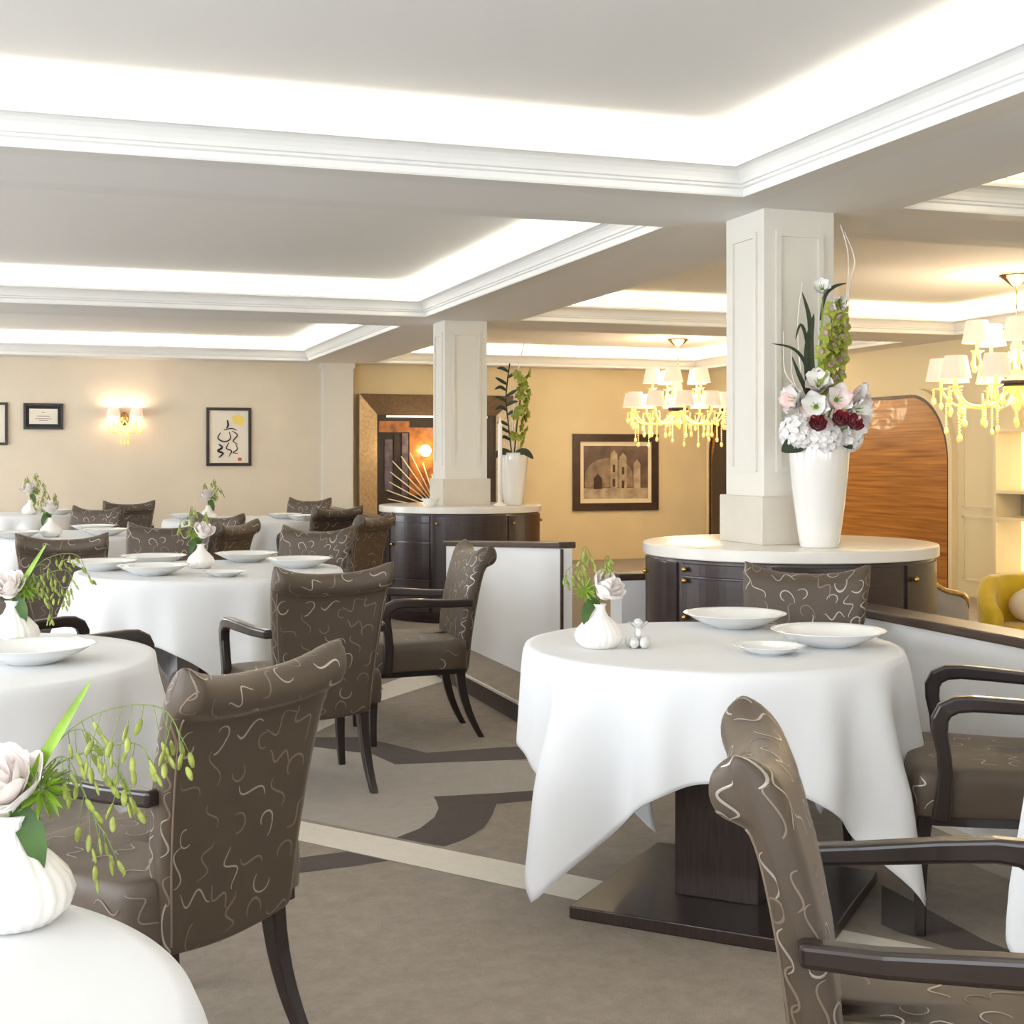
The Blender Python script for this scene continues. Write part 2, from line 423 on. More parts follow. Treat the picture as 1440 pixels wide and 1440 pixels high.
# low partitions with dark oak caps
def partition(label, x0, x1, y0, y1, h0, h1=None, along_y=True, thick_cap=.035, base=False):
    """h0 = top at the (x0,y0) end, h1 = top at the far end"""
    h1 = h1 or h0; t = thing('partition', label, 'partition', ((x0+x1)/2, (y0+y1)/2, 0))
    ox, oy = (x0+x1)/2, (y0+y1)/2
    def pr(z0a, z1a, z0b, z1b, g):
        a = [(x0-g, y0-g*.3, z0a), (x1+g, y0-g*.3, z0a), (x1+g, y0-g*.3, z1a), (x0-g, y0-g*.3, z1a)]
        b = [(x0-g, y1+g*.3, z0b), (x1+g, y1+g*.3, z0b), (x1+g, y1+g*.3, z1b), (x0-g, y1+g*.3, z1b)]
        return MB().sweep([[(p[0]-ox, p[1]-oy, p[2]) for p in a], [(p[0]-ox, p[1]-oy, p[2]) for p in b]])
    obj('panel', pr(0, h0-thick_cap, 0, h1-thick_cap, 0), M['white_panel'], t)
    bev(obj('cap', pr(h0-thick_cap, h0, h1-thick_cap, h1, .02), M['wood_cap'], t, label='dark oak capping'), .006)
    return t
partition('low white partition with dark oak cap beside the right-hand dining table', 3.1, 3.22, .9, 5.02, .74)
tp = partition('low white partition with sloping dark cap above the carpeted step', 2.55, 2.61, 6.72, 8.95, .9, .775)
bev(obj('edge_strip', MB().box(-.036, -.022, -1.125, -1.105, 0, .862), M['wood_cap'], tp), .002)
partition('short low partition with dark cap joining the nearer round cabinet', 2.78, 2.95, 6.45, 6.6, .745)
partition('low white partition with dark cap behind the farther round cabinet', 3.1, 3.2, 11.95, 16.3, .75)
t = thing('floor_step', 'low carpeted step with pale nosing below the sloping partition', 'step', (2.39, 7.75, 0))
obj('riser', MB().box(-.155, .155, -1.25, 1.25, 0, .1), C_BROWN, t)
obj('tread', MB().box(-.153, .159, -1.25, 1.25, .1, .107), C_TAUPE, t)
bev(obj('nosing', MB().box(-.162, -.150, -1.25, 1.25, .092, .1085), M['stone'], t, label='pale edge strip'), .003)

# ------------------------------------------------------------------ round cabinets under the columns
def round_cabinet(name, label, cx, cy, rot=0):
    t = thing(name, label, 'cabinet', (cx, cy, 0), rot)
    rb = .67
    c = obj('carcass', MB().lathe([(rb-.03, 0), (rb-.03, .06), (rb, .06), (rb, .888)], 72, sm=True), M['lacquer'], t)
    bev(c, .004)
    tp = obj('top', MB().lathe([(.675, .888), (.692, .890), (.695, .894), (.695, .937), (.692, .942), (.686, .9435)], 96), M['stone'], t, label='pale stone top')
    m = tp.modifiers.new('e', 'EDGE_SPLIT'); m.split_angle = R(24)
    m = c.modifiers.new('e', 'EDGE_SPLIT'); m.split_angle = R(50)
    # curved fronts: (angle range, z range)
    def front(nm, a0, a1, z0, z1, knob):
        n = max(4, int((a1-a0)/3)); secs = []
        for i in range(n+1):
            a = R(a0+(a1-a0)*i/n); r0, r1 = rb-.004, rb+.012
            secs.append([(r0*cos(a), r0*sin(a), z0), (r1*cos(a), r1*sin(a), z0), (r1*cos(a), r1*sin(a), z1), (r0*cos(a), r0*sin(a), z1)])
        d = obj(nm, MB().sweep(secs), M['lacquer'], t); bev(d, .003)
        for (ka, kz) in knob:
            a = R(ka); mbk = MB().ball(((rb+.028)*cos(a), (rb+.028)*sin(a), kz), .013)
            mbk.tube([((rb+.008)*cos(a), (rb+.008)*sin(a), kz), ((rb+.024)*cos(a), (rb+.024)*sin(a), kz)], .006)
            obj('knob', mbk, M['brass'], d, label='brass knob')
    for base in (196, 16):
        front('drawer', base, base+36, .815, .872, [(base+3, .845)])
        front('drawer', base, base+36, .66, .808, [(base+3, .795)])
        front('drawer', base, base+36, .36, .652, [(base+3, .63)])
        front('drawer', base, base+36, .09, .352, [(base+3, .33)])
    for a0 in (234, 289, 344.5, 54, 109, 164):
        wdt = 53 if a0 not in (344.5, 164) else 29
        front('door', a0, a0+wdt, .09, .872, [(a0+3.5, .81)])
    return t
round_cabinet('round_cabinet', 'nearer round dark lacquer cabinet with stone top around the flower vase column', 3.34, 5.74)
round_cabinet('round_cabinet', 'farther round dark lacquer cabinet with stone top in front of the big mirror', 3.30, 11.14)

# ------------------------------------------------------------------ chairs
def crv(p0, p1, p2, p3, t):
    return .5*((2*p1)+(p2-p0)*t+(2*p0-5*p1+4*p2-p3)*t*t+(3*p1-p0-3*p2+p3)*t**3)
class Surf:
    """smooth surface through a control grid: a runs over rows (open), b round each row (closed)"""
    def __init__(s, rows): s.r = [[Vector(p) for p in q] for q in rows]; s.m = len(rows); s.n = len(rows[0])
    def at(s, a, b):
        a = min(max(a, 0), s.m-1.0001); i = int(a); fa = a-i; j = math.floor(b); fb = b-j; o = []
        for k in (-1, 0, 1, 2):
            q = s.r[min(max(i+k, 0), s.m-1)]
            o.append(crv(*[q[(j+t) % s.n] for t in (-1, 0, 1, 2)], fb))
        return crv(*o, fa)
    def tess(s, ka, kb):
        A = [i/ka for i in range((s.m-1)*ka+1)]
        return [[s.at(x, j/kb)[:] for j in range(s.n*kb)] for x in A]
    def metric(s, a, b, h=.05):
        return (s.at(a+h, b)-s.at(a-h, b))/(2*h), (s.at(a, b+h)-s.at(a, b-h))/(2*h)
def motif(rn):
    """one woven squiggle in metres, centred on 0, 0"""
    k = rn.choice('CSSWWCJ'); z = rn.uniform(1.05, 1.5); P = []
    if k == 'C':
        r = .017*z; P = [(r*cos(t), r*sin(t)) for t in [R(-115+230*i/14) for i in range(15)]]
    elif k == 'S':
        r = .0125*z
        P = [(r*cos(t), r+r*sin(t)) for t in [R(-10+260*i/9) for i in range(10)]][::1]
        P = P[:8]+[(-r*cos(t), -r-r*sin(t)) for t in [R(250-260*i/9) for i in range(2, 10)]]
        P = [(r*1.1*sin(u*2.6), u*.030*z) for u in [-1+2*i/16 for i in range(17)]]
    elif k == 'W':
        P = [(.0115*z*sin(u*4.6+.4), u*.034*z) for u in [-1+2*i/24 for i in range(25)]]
    else:
        r = .015*z; P = [(r*cos(t), r*sin(t)) for t in [R(-20+220*i/11) for i in range(12)]]+[(-r*.9, -.012*z), (-r*.5, -.026*z), (.0, -.034*z)]
    th = rn.uniform(0, 2*pi); c, q = cos(th), sin(th)
    return [(x*c-y*q, x*q+y*c) for x, y in P]
def ribbon(mb, f, pts, w, mi):
    """f maps a flat (p, q) in metres to a point and normal on the cloth"""
    n = len(pts); rows = []
    for i, (x, y) in enumerate(pts):
        x0, y0 = pts[max(0, i-1)]; x1, y1 = pts[min(n-1, i+1)]
        tx, ty = x1-x0, y1-y0; l = sqrt(tx*tx+ty*ty) or 1; nx, ny = -ty/l, tx/l
        ww = w*.5*(.25+.75*sin(pi*min(1, max(0, (i+.4)/(n-.2))))**.6)
        rows.append([f(x+nx*ww, y+ny*ww), f(x, y, .0004), f(x-nx*ww, y-ny*ww)])
    mb.grid(rows, mi=mi)
def decorate(mb, S, rn, n, alo, ahi, blo, bhi, sign, gap=.064, shiny=.62):
    put = []; tries = 0
    while len(put) < n and tries < 4000:
        tries += 1; a = rn.uniform(alo, ahi); b = rn.uniform(blo, bhi); P = S.at(a, b)
        if any((P-q).length < gap for q in put): continue
        da, db = S.metric(a, b); la, lb = da.length, db.length
        if la < 1e-4 or lb < 1e-4: continue
        put.append(P)
        sg = sign
        def f(x, y, up=0, a=a, b=b, la=la, lb=lb):
            aa = a+x/la; bb = b+y/lb
            d1, d2 = S.metric(aa, bb); nn = d1.cross(d2); nn = nn.normalized() if nn.length > 1e-9 else Vector((0, 0, 1))
            return (S.at(aa, bb)+nn*sg*(.0007+up))[:]
        pts = motif(rn)
        if any(not (alo-.5 < a+x/la < ahi+.5) or not (blo-.9 < b+y/lb < bhi+.9) for x, y in pts): put.pop(); continue
        ribbon(mb, f, pts, rn.uniform(.0038, .0056), 1 if rn.random() < shiny else 2)
def chair_meshes():
    me = {}
    prof = [(-.195, .40), (-.200, .52), (-.214, .64), (-.238, .76), (-.258, .835), (-.272, .872), (-.300, .897), (-.335, .899), (-.364, .880), (-.372, .848), (-.359, .822), (-.335, .811),
            (-.316, .796), (-.302, .74), (-.286, .62), (-.272, .48), (-.262, .36), (-.255, .315), (-.235, .305), (-.21, .315), (-.198, .345)]
    cy = sum(p[0] for p in prof)/len(prof)
    rows = []
    us = [-1, -.985, -.95, -.89, -.8, -.66, -.5, -.33, -.16, 0, .16, .33, .5, .66, .8, .89, .95, .985, 1]
    def med(z):   # medial line of the back in the side view
        pts = [(.30, -.228), (.45, -.234), (.62, -.250), (.76, -.272), (.83, -.300), (.9, -.322)]
        if z <= pts[0][0]: return pts[0][1]
        for (a, b) in zip(pts, pts[1:]):
            if z <= b[0]: return a[1]+(b[1]-a[1])*(z-a[0])/(b[0]-a[0])
        return pts[-1][1]
    for u in us:
        au = abs(u); th = 1 if au < .86 else sqrt(max(.03, 1-((au-.86)/.145)**2))
        row = []
        for (y, z) in prof:
            wz = max(0, (z-.45)/.45); hw = .198+.05*min(1, max(0, (z-.33)/.5))**1.1
            m_ = med(z); yy = m_+(y-m_)*th
            if z < .33: yy = m_+(y-m_)*th
            zz = z+.036*(au**3.2)*wz**2 - .012*(1-au**2)*wz**2
            if z > .86: zz -= (1-th)*.012
            if z < .36: zz += .02*(1-au**2)*-1+.012
            yy -= .028*au**2.4*wz**1.5
            yy += .006*(1-au**2)
            row.append((u*hw, yy, zz))
        rows.append(row)
    S = Surf(rows); rn = random.Random(5); n = len(prof)
    T_ = S.tess(2, 3); mb = MB().grid(T_, cu=True)
    for e in (0, -1): mb.add(T_[e], [list(range(len(T_[e])))])
    d1, d2 = S.metric(9, 14); sg_ = 1 if d1.cross(d2).y < 0 else -1      # the outside back looks backwards
    hi_ = len(us)-1
    decorate(mb, S, rn, 30, 2.6, hi_-2.6, .4, 4.8, sg_); decorate(mb, S, rn, 16, 2.0, hi_-2.0, 5.2, 10.6, sg_, .058)
    decorate(mb, S, rn, 30, 3.0, hi_-3.0, 12.4, 16.6, sg_, .062, .3)
    for a0, a1 in ((.25, 1.9), (hi_-1.9, hi_-.25)):      # side borders
        decorate(mb, S, rn, 7, a0, a1, .4, 4.6, sg_, .05); decorate(mb, S, rn, 6, a0, a1, 12.2, 16.6, sg_, .05); decorate(mb, S, rn, 3, a0, a1, 5, 10, sg_, .05)
    # raised seam down both edges of the outside back
    for sgn in (2.3, len(us)-3.3):
        mb.tube([S.at(sgn, 11.6+j*.35)[:] for j in range(15)], .0028, 5, 2)
    me['backrest'] = mb
    # welt line down the side of the outside back
    # seat cushion
    def seat_sec(z, gw, gd):
        pts = []
        for (x, y) in ((-.245, -.23), (-.262, -.05), (-.278, .1), (-.285, .19), (-.268, .235), (-.2, .252), (0, .262), (.2, .252), (.268, .235), (.285, .19), (.278, .1), (.262, -.05), (.245, -.23), (0, -.235)):
            pts.append((x*gw, y*gd if y > 0 else y, z))
        return pts
    secs = [seat_sec(z, g, g) for (z, g) in ((.345, .975), (.35, 1), (.40, 1.005), (.44, 1.0), (.462, .975), (.476, .93), (.482, .8), (.486, .5), (.487, .2))]
    S2 = Surf(secs); T_ = S2.tess(3, 3); mb = MB().grid(T_, cu=True)
    mb.add(T_[0], [list(range(len(T_[0])))]); mb.add(T_[-1], [list(range(len(T_[-1])))])
    d1, d2 = S2.metric(2.5, 6); sg_ = 1 if d1.cross(d2).y > 0 else -1
    decorate(mb, S2, rn, 30, .9, 4.0, 0, 14, sg_, .055)
    put = []
    while len(put) < 26:
        x, y = rn.uniform(-.2, .2), rn.uniform(-.2, .2)
        if any((x-q[0])**2+(y-q[1])**2 < .06**2 for q in put): 
            if rn.random() < .01: break
            continue
        put.append((x, y))
        def f(p, q, up=0, x=x, y=y):
            X, Y = x+p, y+q; g = max(abs(X)/.275, abs(Y)/.25)
            z = .4872 if g < .2 else .4865 if g < .5 else .4865-.0045*(g-.5)/.3 if g < .8 else .482-.007*((g-.8)/.13)
            return (X, Y, z+.0012+up)
        ribbon(mb, f, motif(rn), rn.uniform(.0034, .005), 1 if rn.random() < .62 else 2)
    me['seat'] = mb
    mb = MB()
    rail = [seat_sec(z, g, g) for (z, g) in ((.318, .94), (.345, .94))]
    mb.sweep(rail); me['seat_frame'] = mb
    def leg(sx, front):
        secs = []
        for i in range(9):
            f = i/8; z = .345*(1-f)
            if front: x = sx*(.235+.012*f*f); y = .205+.010*sin(pi*f)+.012*f*f; h = .022-.008*f
            else: x = sx*(.168+.012*f*f); y = -.215-.02*f-.085*f**2.2; h = .023-.008*f
            secs.append([(x-h, y-h, z), (x+h, y-h, z), (x+h, y+h, z), (x-h, y+h, z)])
        return MB().sweep(secs, sm=False)
    me['legs'] = [leg(-1, True), leg(1, True), leg(-1, False), leg(1, False)]
    def arm(sx):
        path = [(-.262, .655), (-.15, .657), (-.02, .664), (.08, .668), (.125, .664), (.155, .648), (.168, .622), (.168, .585), (.158, .53), (.152, .47), (.158, .40), (.165, .335)]
        hs = [.018, .019, .021, .022, .0235, .0245, .024, .022, .020, .021, .024, .026]
        xs = [.238, .262, .280, .290, .293, .294, .294, .293, .291, .288, .285, .282]
        secs = []; m_ = len(path)
        for i, (y, z) in enumerate(path):
            a = path[max(0, i-1)]; b = path[min(m_-1, i+1)]
            ty, tz = b[0]-a[0], b[1]-a[1]; l = sqrt(ty*ty+tz*tz); ty /= l; tz /= l
            ny, nz = -tz, ty; h = hs[i]; w = .019
            secs.append([(sx*xs[i]-w, y+ny*h, z+nz*h), (sx*xs[i]+w, y+ny*h, z+nz*h), (sx*xs[i]+w, y-ny*h, z-nz*h), (sx*xs[i]-w, y-ny*h, z-nz*h)])
        return MB().sweep(secs)
    me['arms'] = [arm(-1), arm(1)]
    return me
CH = chair_meshes()
def make_chair():
    t = thing('dining_chair', '', 'chair')
    obj('backrest', CH['backrest'], FAB, t)
    obj('seat', CH['seat'], FAB, t)
    obj('seat_frame', CH['seat_frame'], M['chair_wood'], t)
    for l in CH['legs']: bev(obj('leg', l, M['chair_wood'], t), .005)
    for a in CH['arms']: bev(obj('armrest', a, M['chair_wood'], t, label='dark bent-wood armrest'), .009, 3)
    return t
chair0 = make_chair(); used = [0]
SEATS = []
def chair(x, y, dx, dy, label, group=None):
    o = chair0 if not used[0] else copy_tree(chair0)
    used[0] = 1; l_ = sqrt(dx*dx+dy*dy); SEATS.append((x, y, dx/l_, dy/l_))
    o.location = (x, y, 0); o.rotation_euler = (0, 0, facing(dx, dy)); tag(o, label, 'chair', group)
    return o
def cw(a, b):   # direction given as (right, away) of the camera heading, turned into world x, y
    return (a*.9473+b*.3203, -a*.3203+b*.9473)
chair(.21, 3.195, *cw(-.85, .52), 'brown squiggle-pattern armchair seen from behind beside the oat-grass vase', )
chair(.99, 5.62, *cw(-.47, .88), 'brown armchair turned away from us in front of the central white table')
chair(1.64, 6.43, *cw(-.96, -.28), 'brown patterned armchair in profile before the sloping partition')
chair(1.335, 1.75, *cw(.98, -.19), 'brown patterned armchair with rolled back nearest the camera at lower right')
chair(2.635, 3.335, *cw(-.95, .26), 'brown armchair with only arms and seat showing against the white partition')
chair(2.605, 4.465, *cw(-.38, -.92), 'brown patterned armchair between the nearest white table and the round cabinet')
chair(.075, 5.62, *cw(.75, .66), 'dark brown chair back rising behind the pink rose at the left table')
chair(-.92, 5.1, .5, -.87, 'chair at the left picture edge beyond the left table')
chair(.07, 8.295, *cw(-.25, .97), 'wide brown chair back between the central table and the table behind it')
chair(.579, 8.735, *cw(0, -1), 'dark patterned chair facing us behind the plates of the central table')
chair(.90, 9.40, *cw(-.93, .36), 'narrow brown chair seen edge-on beyond the vase of the central table')
chair(1.335, 8.075, *cw(-.35, -.94), 'dark patterned chair with turned wing behind the right plates of the central table')
chair(.18, 12.08, *cw(-.25, -.97), 'dark patterned chair facing us under the wall lamp behind a laid table')
chair(.65, 14.05, *cw(-.45, .9), 'slanted brown chair back just below the wall lamp')
chair(.92, 10.23, *cw(-.55, -.83), 'dark patterned chair directly in front of the slanted chair back below the wall lamp')
chair(2.33, 13.88, *cw(-.35, -.93), 'dark chair below the calligraphy picture at the far round table')
chair(2.22, 11.95, *cw(-.62, .78), 'brown chair with patterned side at the far round table, near the mirror frame')
chair(2.04, 10.19, *cw(-.9, .42), 'dark chair back just left of the farther round cabinet')

# ------------------------------------------------------------------ tables and cloths
def table(label, cx, cy, r, rot, px=0, py=0):
    t = thing('pedestal_table', label, 'table', (cx, cy, 0), 0, None)
    obj('tabletop', MB().lathe([(r-.02, .715), (r, .72), (r, .745), (r-.01, .75)], 64), M['wenge'], t)
    Rm = Matrix.Rotation(rot, 4, 'Z'); T = Matrix.Translation((px, py, 0))
    bev(obj('post', MB().box(-.13, .13, -.13, .13, .035, .715, M=T @ Rm), M['wenge'], t), .006)
    s = .37
    bev(obj('base', MB().box(-s, s, -s, s, 0, .038, M=T @ Rm), M['wenge'], t), .004)
    return t
def cloth(label, cx, cy, r, a, rot, seed=0, tuck=None, ztop=.757, amp=1):
    N = 288; rnd = random.Random(seed); p = [rnd.uniform(0, 6.28) for _ in range(6)]
    rc = r+.012; push = []
    for (sx, sy, fx, fy) in SEATS:
        D_ = sqrt((sx-cx)**2+(sy-cy)**2); dot = ((cx-sx)*fx+(cy-sy)*fy)/D_
        if D_ > .86 and D_ < 1.35 and dot > .2: push.append((atan2(sy-cy, sx-cx), max(rc+.006, D_-.30-.03*(1-dot))))
    rows = [[(r*f*cos(2*pi*k/N), r*f*sin(2*pi*k/N), ztop) for k in range(N)] for f in (.02, .35, .7, .93, .985)]
    T = 22
    for i in range(T+1):
        t = (i/T); row = []
        for k in range(N):
            th = 2*pi*k/N; ph = th-rot+pi/4
            c_, s_ = abs(cos(ph)), abs(sin(ph)); L_ = a/max(c_, s_)
            D = L_-r-.01
            q = (th-rot) % (pi/2); q = min(q, pi/2-q)     # angle from the nearest corner
            cwt = math.exp(-(q/.42)**2)
            td = t*D
            f = .6*sin(9*th+p[0])+.4*sin(14*th+p[1])+.3*sin(5*th+p[2])+.22*sin(23*th+p[3])
            rr = rc+.010*(1-math.exp(-td/.02))+.034*amp*f*min(1, td/.28)+.035*td
            rr += cwt*(.06*cos(13*q)*min(1, td/.35)+.12*td*math.exp(-(q/.2)**2))
            if tuck:
                dth = (th-tuck[0]+pi) % (2*pi)-pi
                rr -= tuck[1]*math.exp(-(dth/.34)**2)*(td/.62)**1.5
            for (pa, lim) in push:
                dth = abs((th-pa+pi) % (2*pi)-pi)
                if rr > lim and dth < .75: rr -= (rr-lim)*min(1, td/.16)*min(1, (.75-dth)/.28)
            if cx+rr*cos(th) > 3.07: rr = (3.07-cx)/cos(th)
            z = ztop-.004-td if i else ztop-.002
            z = max(z, .012)
            row.append((rr*cos(th), rr*sin(th), z))
        rows.append(row)
    mb = MB().grid(rows, cu=True)
    mb.add(rows[0], [list(range(N))])
    o = obj('tablecloth', mb, M['cloth'], None, (cx, cy, 0))
    m = o.modifiers.new('t', 'SOLIDIFY'); m.thickness = .0025; m.offset = 1
    tag(o, label, 'tablecloth')
    return o
TB = [  # cx, cy, r, cloth half side, cloth rotation(deg), table label, cloth label
 (1.97, 3.86, .575, .87, 204, 'dark pedestal table under the white cloth before the nearer round cabinet', 'white tablecloth with hanging pointed corner on the table before the nearer round cabinet'),
 (-.45, 1.52, .585, .86, 20, 'dark pedestal table nearest the camera, below the oat-grass vase', 'white tablecloth under the oat-grass vase nearest the camera'),
 (-.36, 4.27, .64, .88, 70, 'dark pedestal table at left with a single plate and rose vase', 'white tablecloth at left under the single large plate and rose vase'),
 (.78, 7.25, .67, .98, 100, 'dark pedestal table in the middle, laid with many plates', 'white tablecloth of the central table covered with plates'),
 (1.73, 13.03, .75, 1.2, 20, 'round table near the far wall below the calligraphy picture', 'white tablecloth hanging low on the far table below the calligraphy picture'),
 (.08, 10.88, .66, .98, 60, 'round table behind the wide brown chair back', 'white tablecloth of the table behind the wide brown chair back'),
 (-.32, 15.0, .6, .9, 10, 'round table under the small framed certificate', 'white tablecloth of the farthest table under the framed certificate'),
 (2.375, 1.95, .56, .91, 172, 'dark pedestal table mostly outside the right picture edge', 'white cloth corner hanging at the lower right picture edge'),
]
for i, (cx, cy, r, a, rot, l1, l2) in enumerate(TB):
    table(l1, cx, cy, r, R(45) if i != 3 else R(20), -.02 if i == 0 else 0, -.16 if i == 0 else 0)
    cloth(l2, cx, cy, r, a, R(rot), i+3, tuck=(R(114), .5) if i == 0 else None)

# ------------------------------------------------------------------ crockery
ZT = .758
def plate_mesh(r, h):
    p = [(r*.38, 0), (r*.42, .004), (r*.55, h*.22), (r*.78, h*.6), (r*.97, h*.96), (r, h), (r*.985, h*1.02), (r*.9, h*.9), (r*.72, h*.58), (r*.5, h*.28), (r*.3, h*.2), (.004, h*.19)]
    return MB().lathe(p, 64)
BIG = plate_mesh(.178, .052); SMALL = plate_mesh(.105, .028)
def plate(x, y, label, small=False, group=None):
    o = obj('plate', SMALL if small else BIG, M['china'], None, (x, y, ZT+.001)); tag(o, label, 'plate', group); return o
plate(2.235, 4.2, 'wide white rimmed plate nearest the round cabinet on the nearest white table')
plate(2.296, 3.70, 'wide white rimmed plate near the right edge of the nearest white table')
plate(2.03, 3.60, 'small white side plate between the wide plates of the nearest white table', True)
plate(-.06, 4.13, 'large white plate on the left table beside the rose vase')
plate(.24, 7.38, 'white plate at the left edge of the central table')
plate(.47, 7.0, 'white plate at the front of the central table, left of its vase')
plate(.52, 7.68, 'white plate at the back of the central table before the patterned chair')
plate(1.03, 7.72, 'white plate at the back of the central table, right of its vase')
plate(1.24, 7.22, 'white plate at the right edge of the central table')
plate(.80, 6.80, 'small white side plate in front of the central vase', True)
plate(1.2, 13.22, 'white plate on the far table under the calligraphy picture, next to its vase')
plate(2.08, 12.95, 'white plate at the middle of the far table under the calligraphy picture')
plate(2.2, 12.55, 'white plate at the near right of the far table under the calligraphy picture')
plate(-.26, 10.46, 'white plate at the front left of the table behind the wide chair back')
plate(.36, 10.62, 'white plate right of the vase on the table behind the wide chair back')
plate(.3, 11.2, 'white plate at the back of the table behind the wide chair back')
plate(.05, 14.72, 'white plate on the farthest table under the framed certificate')

# ------------------------------------------------------------------ flowers
def petal(mb, base, yaw, pitch, L_, W_, curl, cup=.3, mi=0, nu=6, nv=5, tip=0, ruffle=0):
    """petal growing from base; pitch 0 = up, 90 = outwards"""
    rows = []
    for i in range(nu+1):
        s = i/nu; ang = pitch+curl*s
        # integrate the midrib
        x = z = 0
        for j in range(i):
            a_ = pitch+curl*(j+.5)/nu; x += sin(a_)*L_/nu; z += cos(a_)*L_/nu
        w = W_*(sin(pi*(s*.86+.10))**.7)*(1 if not tip else (1-s*tip*.5))
        row = []
        for k in range(nv):
            u = (k/(nv-1))*2-1
            d = cup*W_*(u*u)
            dx = -cos(ang)*d; dz = sin(ang)*d
            rf = ruffle*sin(3.1*u*pi+yaw*5)*s
            p = Vector((x+dx+sin(ang)*0, u*w*.5, z+dz+rf))
            row.append((Matrix.Rotation(yaw, 3, 'Z') @ p + Vector(base))[:])
        rows.append(row)
    mb.grid(rows, mi=mi)
def rot_to(d):
    return Vector((0, 0, 1)).rotation_difference(Vector(d).normalized()).to_matrix().to_4x4()
def place(mb, loc, d):
    Mx = Matrix.Translation(loc) @ rot_to(d)
    mb.v = [(Mx @ Vector(p))[:] for p in mb.v]; return mb
def rose_bloom(s=.03, n=16, seed=0):
    """cupped petals wrapped round one another in rings"""
    rn = random.Random(seed); mb = MB()
    for (cnt, r, h, fl, span) in ((3, .34, 1.2, .0, 1.4), (4, .58, 1.17, .04, 1.25), (5, .82, 1.08, .12, 1.05), (6, 1.02, .92, .24, .95)):
        y0 = rn.uniform(0, 6)
        for i in range(cnt):
            yaw = y0+i*2*pi/cnt; rows = []; k_ = rn.uniform(.92, 1.06)
            for a in range(7):
                f = a/6; row = []
                for b in range(7):
                    u = b/3-1; edge = 1-.28*u*u*f
                    rho = s*k_*(.12+(r-.12)*sin(min(1, f*1.25)*pi/2)+fl*r*max(0, f-.6)**1.3*2.2*(1-.4*u*u))
                    th = yaw+u*span*sin(pi*(.22+.6*f))
                    rows_z = s*h*1.25*f*edge-s*fl*.5*max(0, f-.75)
                    row.append((rho*(1-.05*abs(u))*cos(th), rho*(1-.05*abs(u))*sin(th), rows_z))
                rows.append(row)
            mb.grid(rows)
    mb.lathe([(s*.1, -s*.12), (s*.34, -s*.03), (s*.5, s*.12)], 12)
    return mb
def disc_(r): return ([(r*cos(k*pi/4), r*sin(k*pi/4), 0) for k in range(8)], [list(range(8))])
def amaryllis_bloom(s=.075, seed=0):
    mb = MB()
    for i in range(6):
        petal(mb, (0, 0, 0), i*pi/3+.1*(i % 2), .35+.12*(i % 2), s*1.12, s*1.18, .7, .16, mi=0 if (i+seed) % 4 else 1, nu=9, nv=7, tip=.35, ruffle=.003)
    mb.tube([(0, 0, -.02), (0, 0, s*.25)], [.004, .012], 8, 2); 
    for i in range(5):
        a = i*1.26; mb.tube([(0, 0, s*.1), (s*.12*cos(a), s*.12*sin(a), s*.5), (s*.2*cos(a), s*.2*sin(a), s*.75)], .0014, 5, 2)
    return mb
def hydrangea_bloom(s=.06, n=90, seed=0):
    mb = MB(); rn = random.Random(seed); mb.ball((0, 0, 0), s*.86, 14, 10)
    for i in range(n):
        z = 1-2*(i+.5)/n; a = i*2.39996; r_ = sqrt(1-z*z); d = Vector((r_*cos(a), r_*sin(a), z))
        f = MB()
        for q in range(4): petal(f, (0, 0, 0), q*pi/2+i, 1.15, s*.3, s*.34, .2, .06, nu=3, nv=4)
        place(f, d*s*rn.uniform(.9, 1.0), d); mb.add(f.v, f.f, 0, True)
    return mb
def orchid_bloom(s=.035):
    mb = MB()
    for i in range(5): petal(mb, (0, 0, 0), i*2*pi/5, 1.0, s*1.05, s*.9, .5, .15, mi=0, nu=5, nv=5, tip=.3)
    petal(mb, (0, 0, .004), .6, .5, s*.55, s*.55, 1.1, .3, mi=1, nu=5, nv=5)
    mb.ball((0, 0, s*.2), s*.16, 6, 5, 1); return mb
def blade(mb, pts, w, fold=.2, mi=0):
    """lance-shaped leaf along pts"""
    pts = [Vector(p) for p in pts]; n = len(pts); rows = []
    # smooth resample
    q = []
    for i in range(n-1):
        for k in range(4):
            t = k/4; p0 = pts[max(0, i-1)]; p1 = pts[i]; p2 = pts[i+1]; p3 = pts[min(n-1, i+2)]
            q.append(.5*((2*p1)+(p2-p0)*t+(2*p0-5*p1+4*p2-p3)*t*t+(3*p1-p0-3*p2+p3)*t**3))
    q.append(pts[-1]); m = len(q)
    for i, p in enumerate(q):
        s = i/(m-1); tg = (q[min(m-1, i+1)]-q[max(0, i-1)]).normalized()
        side = tg.cross(Vector((-.35, -.93, .15))); side = side.normalized() if side.length > .05 else Vector((1, 0, 0))
        nn = side.cross(tg); ww = w*max(.04, sin(pi*(.08+.92*s))**.8)*.5
        rows.append([(p-side*ww+nn*ww*fold)[:], (p)[:], (p+side*ww+nn*ww*fold)[:]])
    mb.grid(rows, mi=mi); return mb
def spline(pts, k=5):
    pts = [Vector(p) for p in pts]; n = len(pts); q = []
    for i in range(n-1):
        for j in range(k):
            t = j/k; p0 = pts[max(0, i-1)]; p1 = pts[i]; p2 = pts[i+1]; p3 = pts[min(n-1, i+2)]
            q.append(.5*((2*p1)+(p2-p0)*t+(2*p0-5*p1+4*p2-p3)*t*t+(3*p1-p0-3*p2+p3)*t**3))
    q.append(pts[-1]); return q
def spikelet(mb, p, d, L_=.02, w=.007):
    f = MB(); f.ball((0, 0, L_*.5), L_*.5, 8, 6, sc=(w/L_, w/L_*.5, 1)); place(f, p, d); mb.add(f.v, f.f, 0, True)

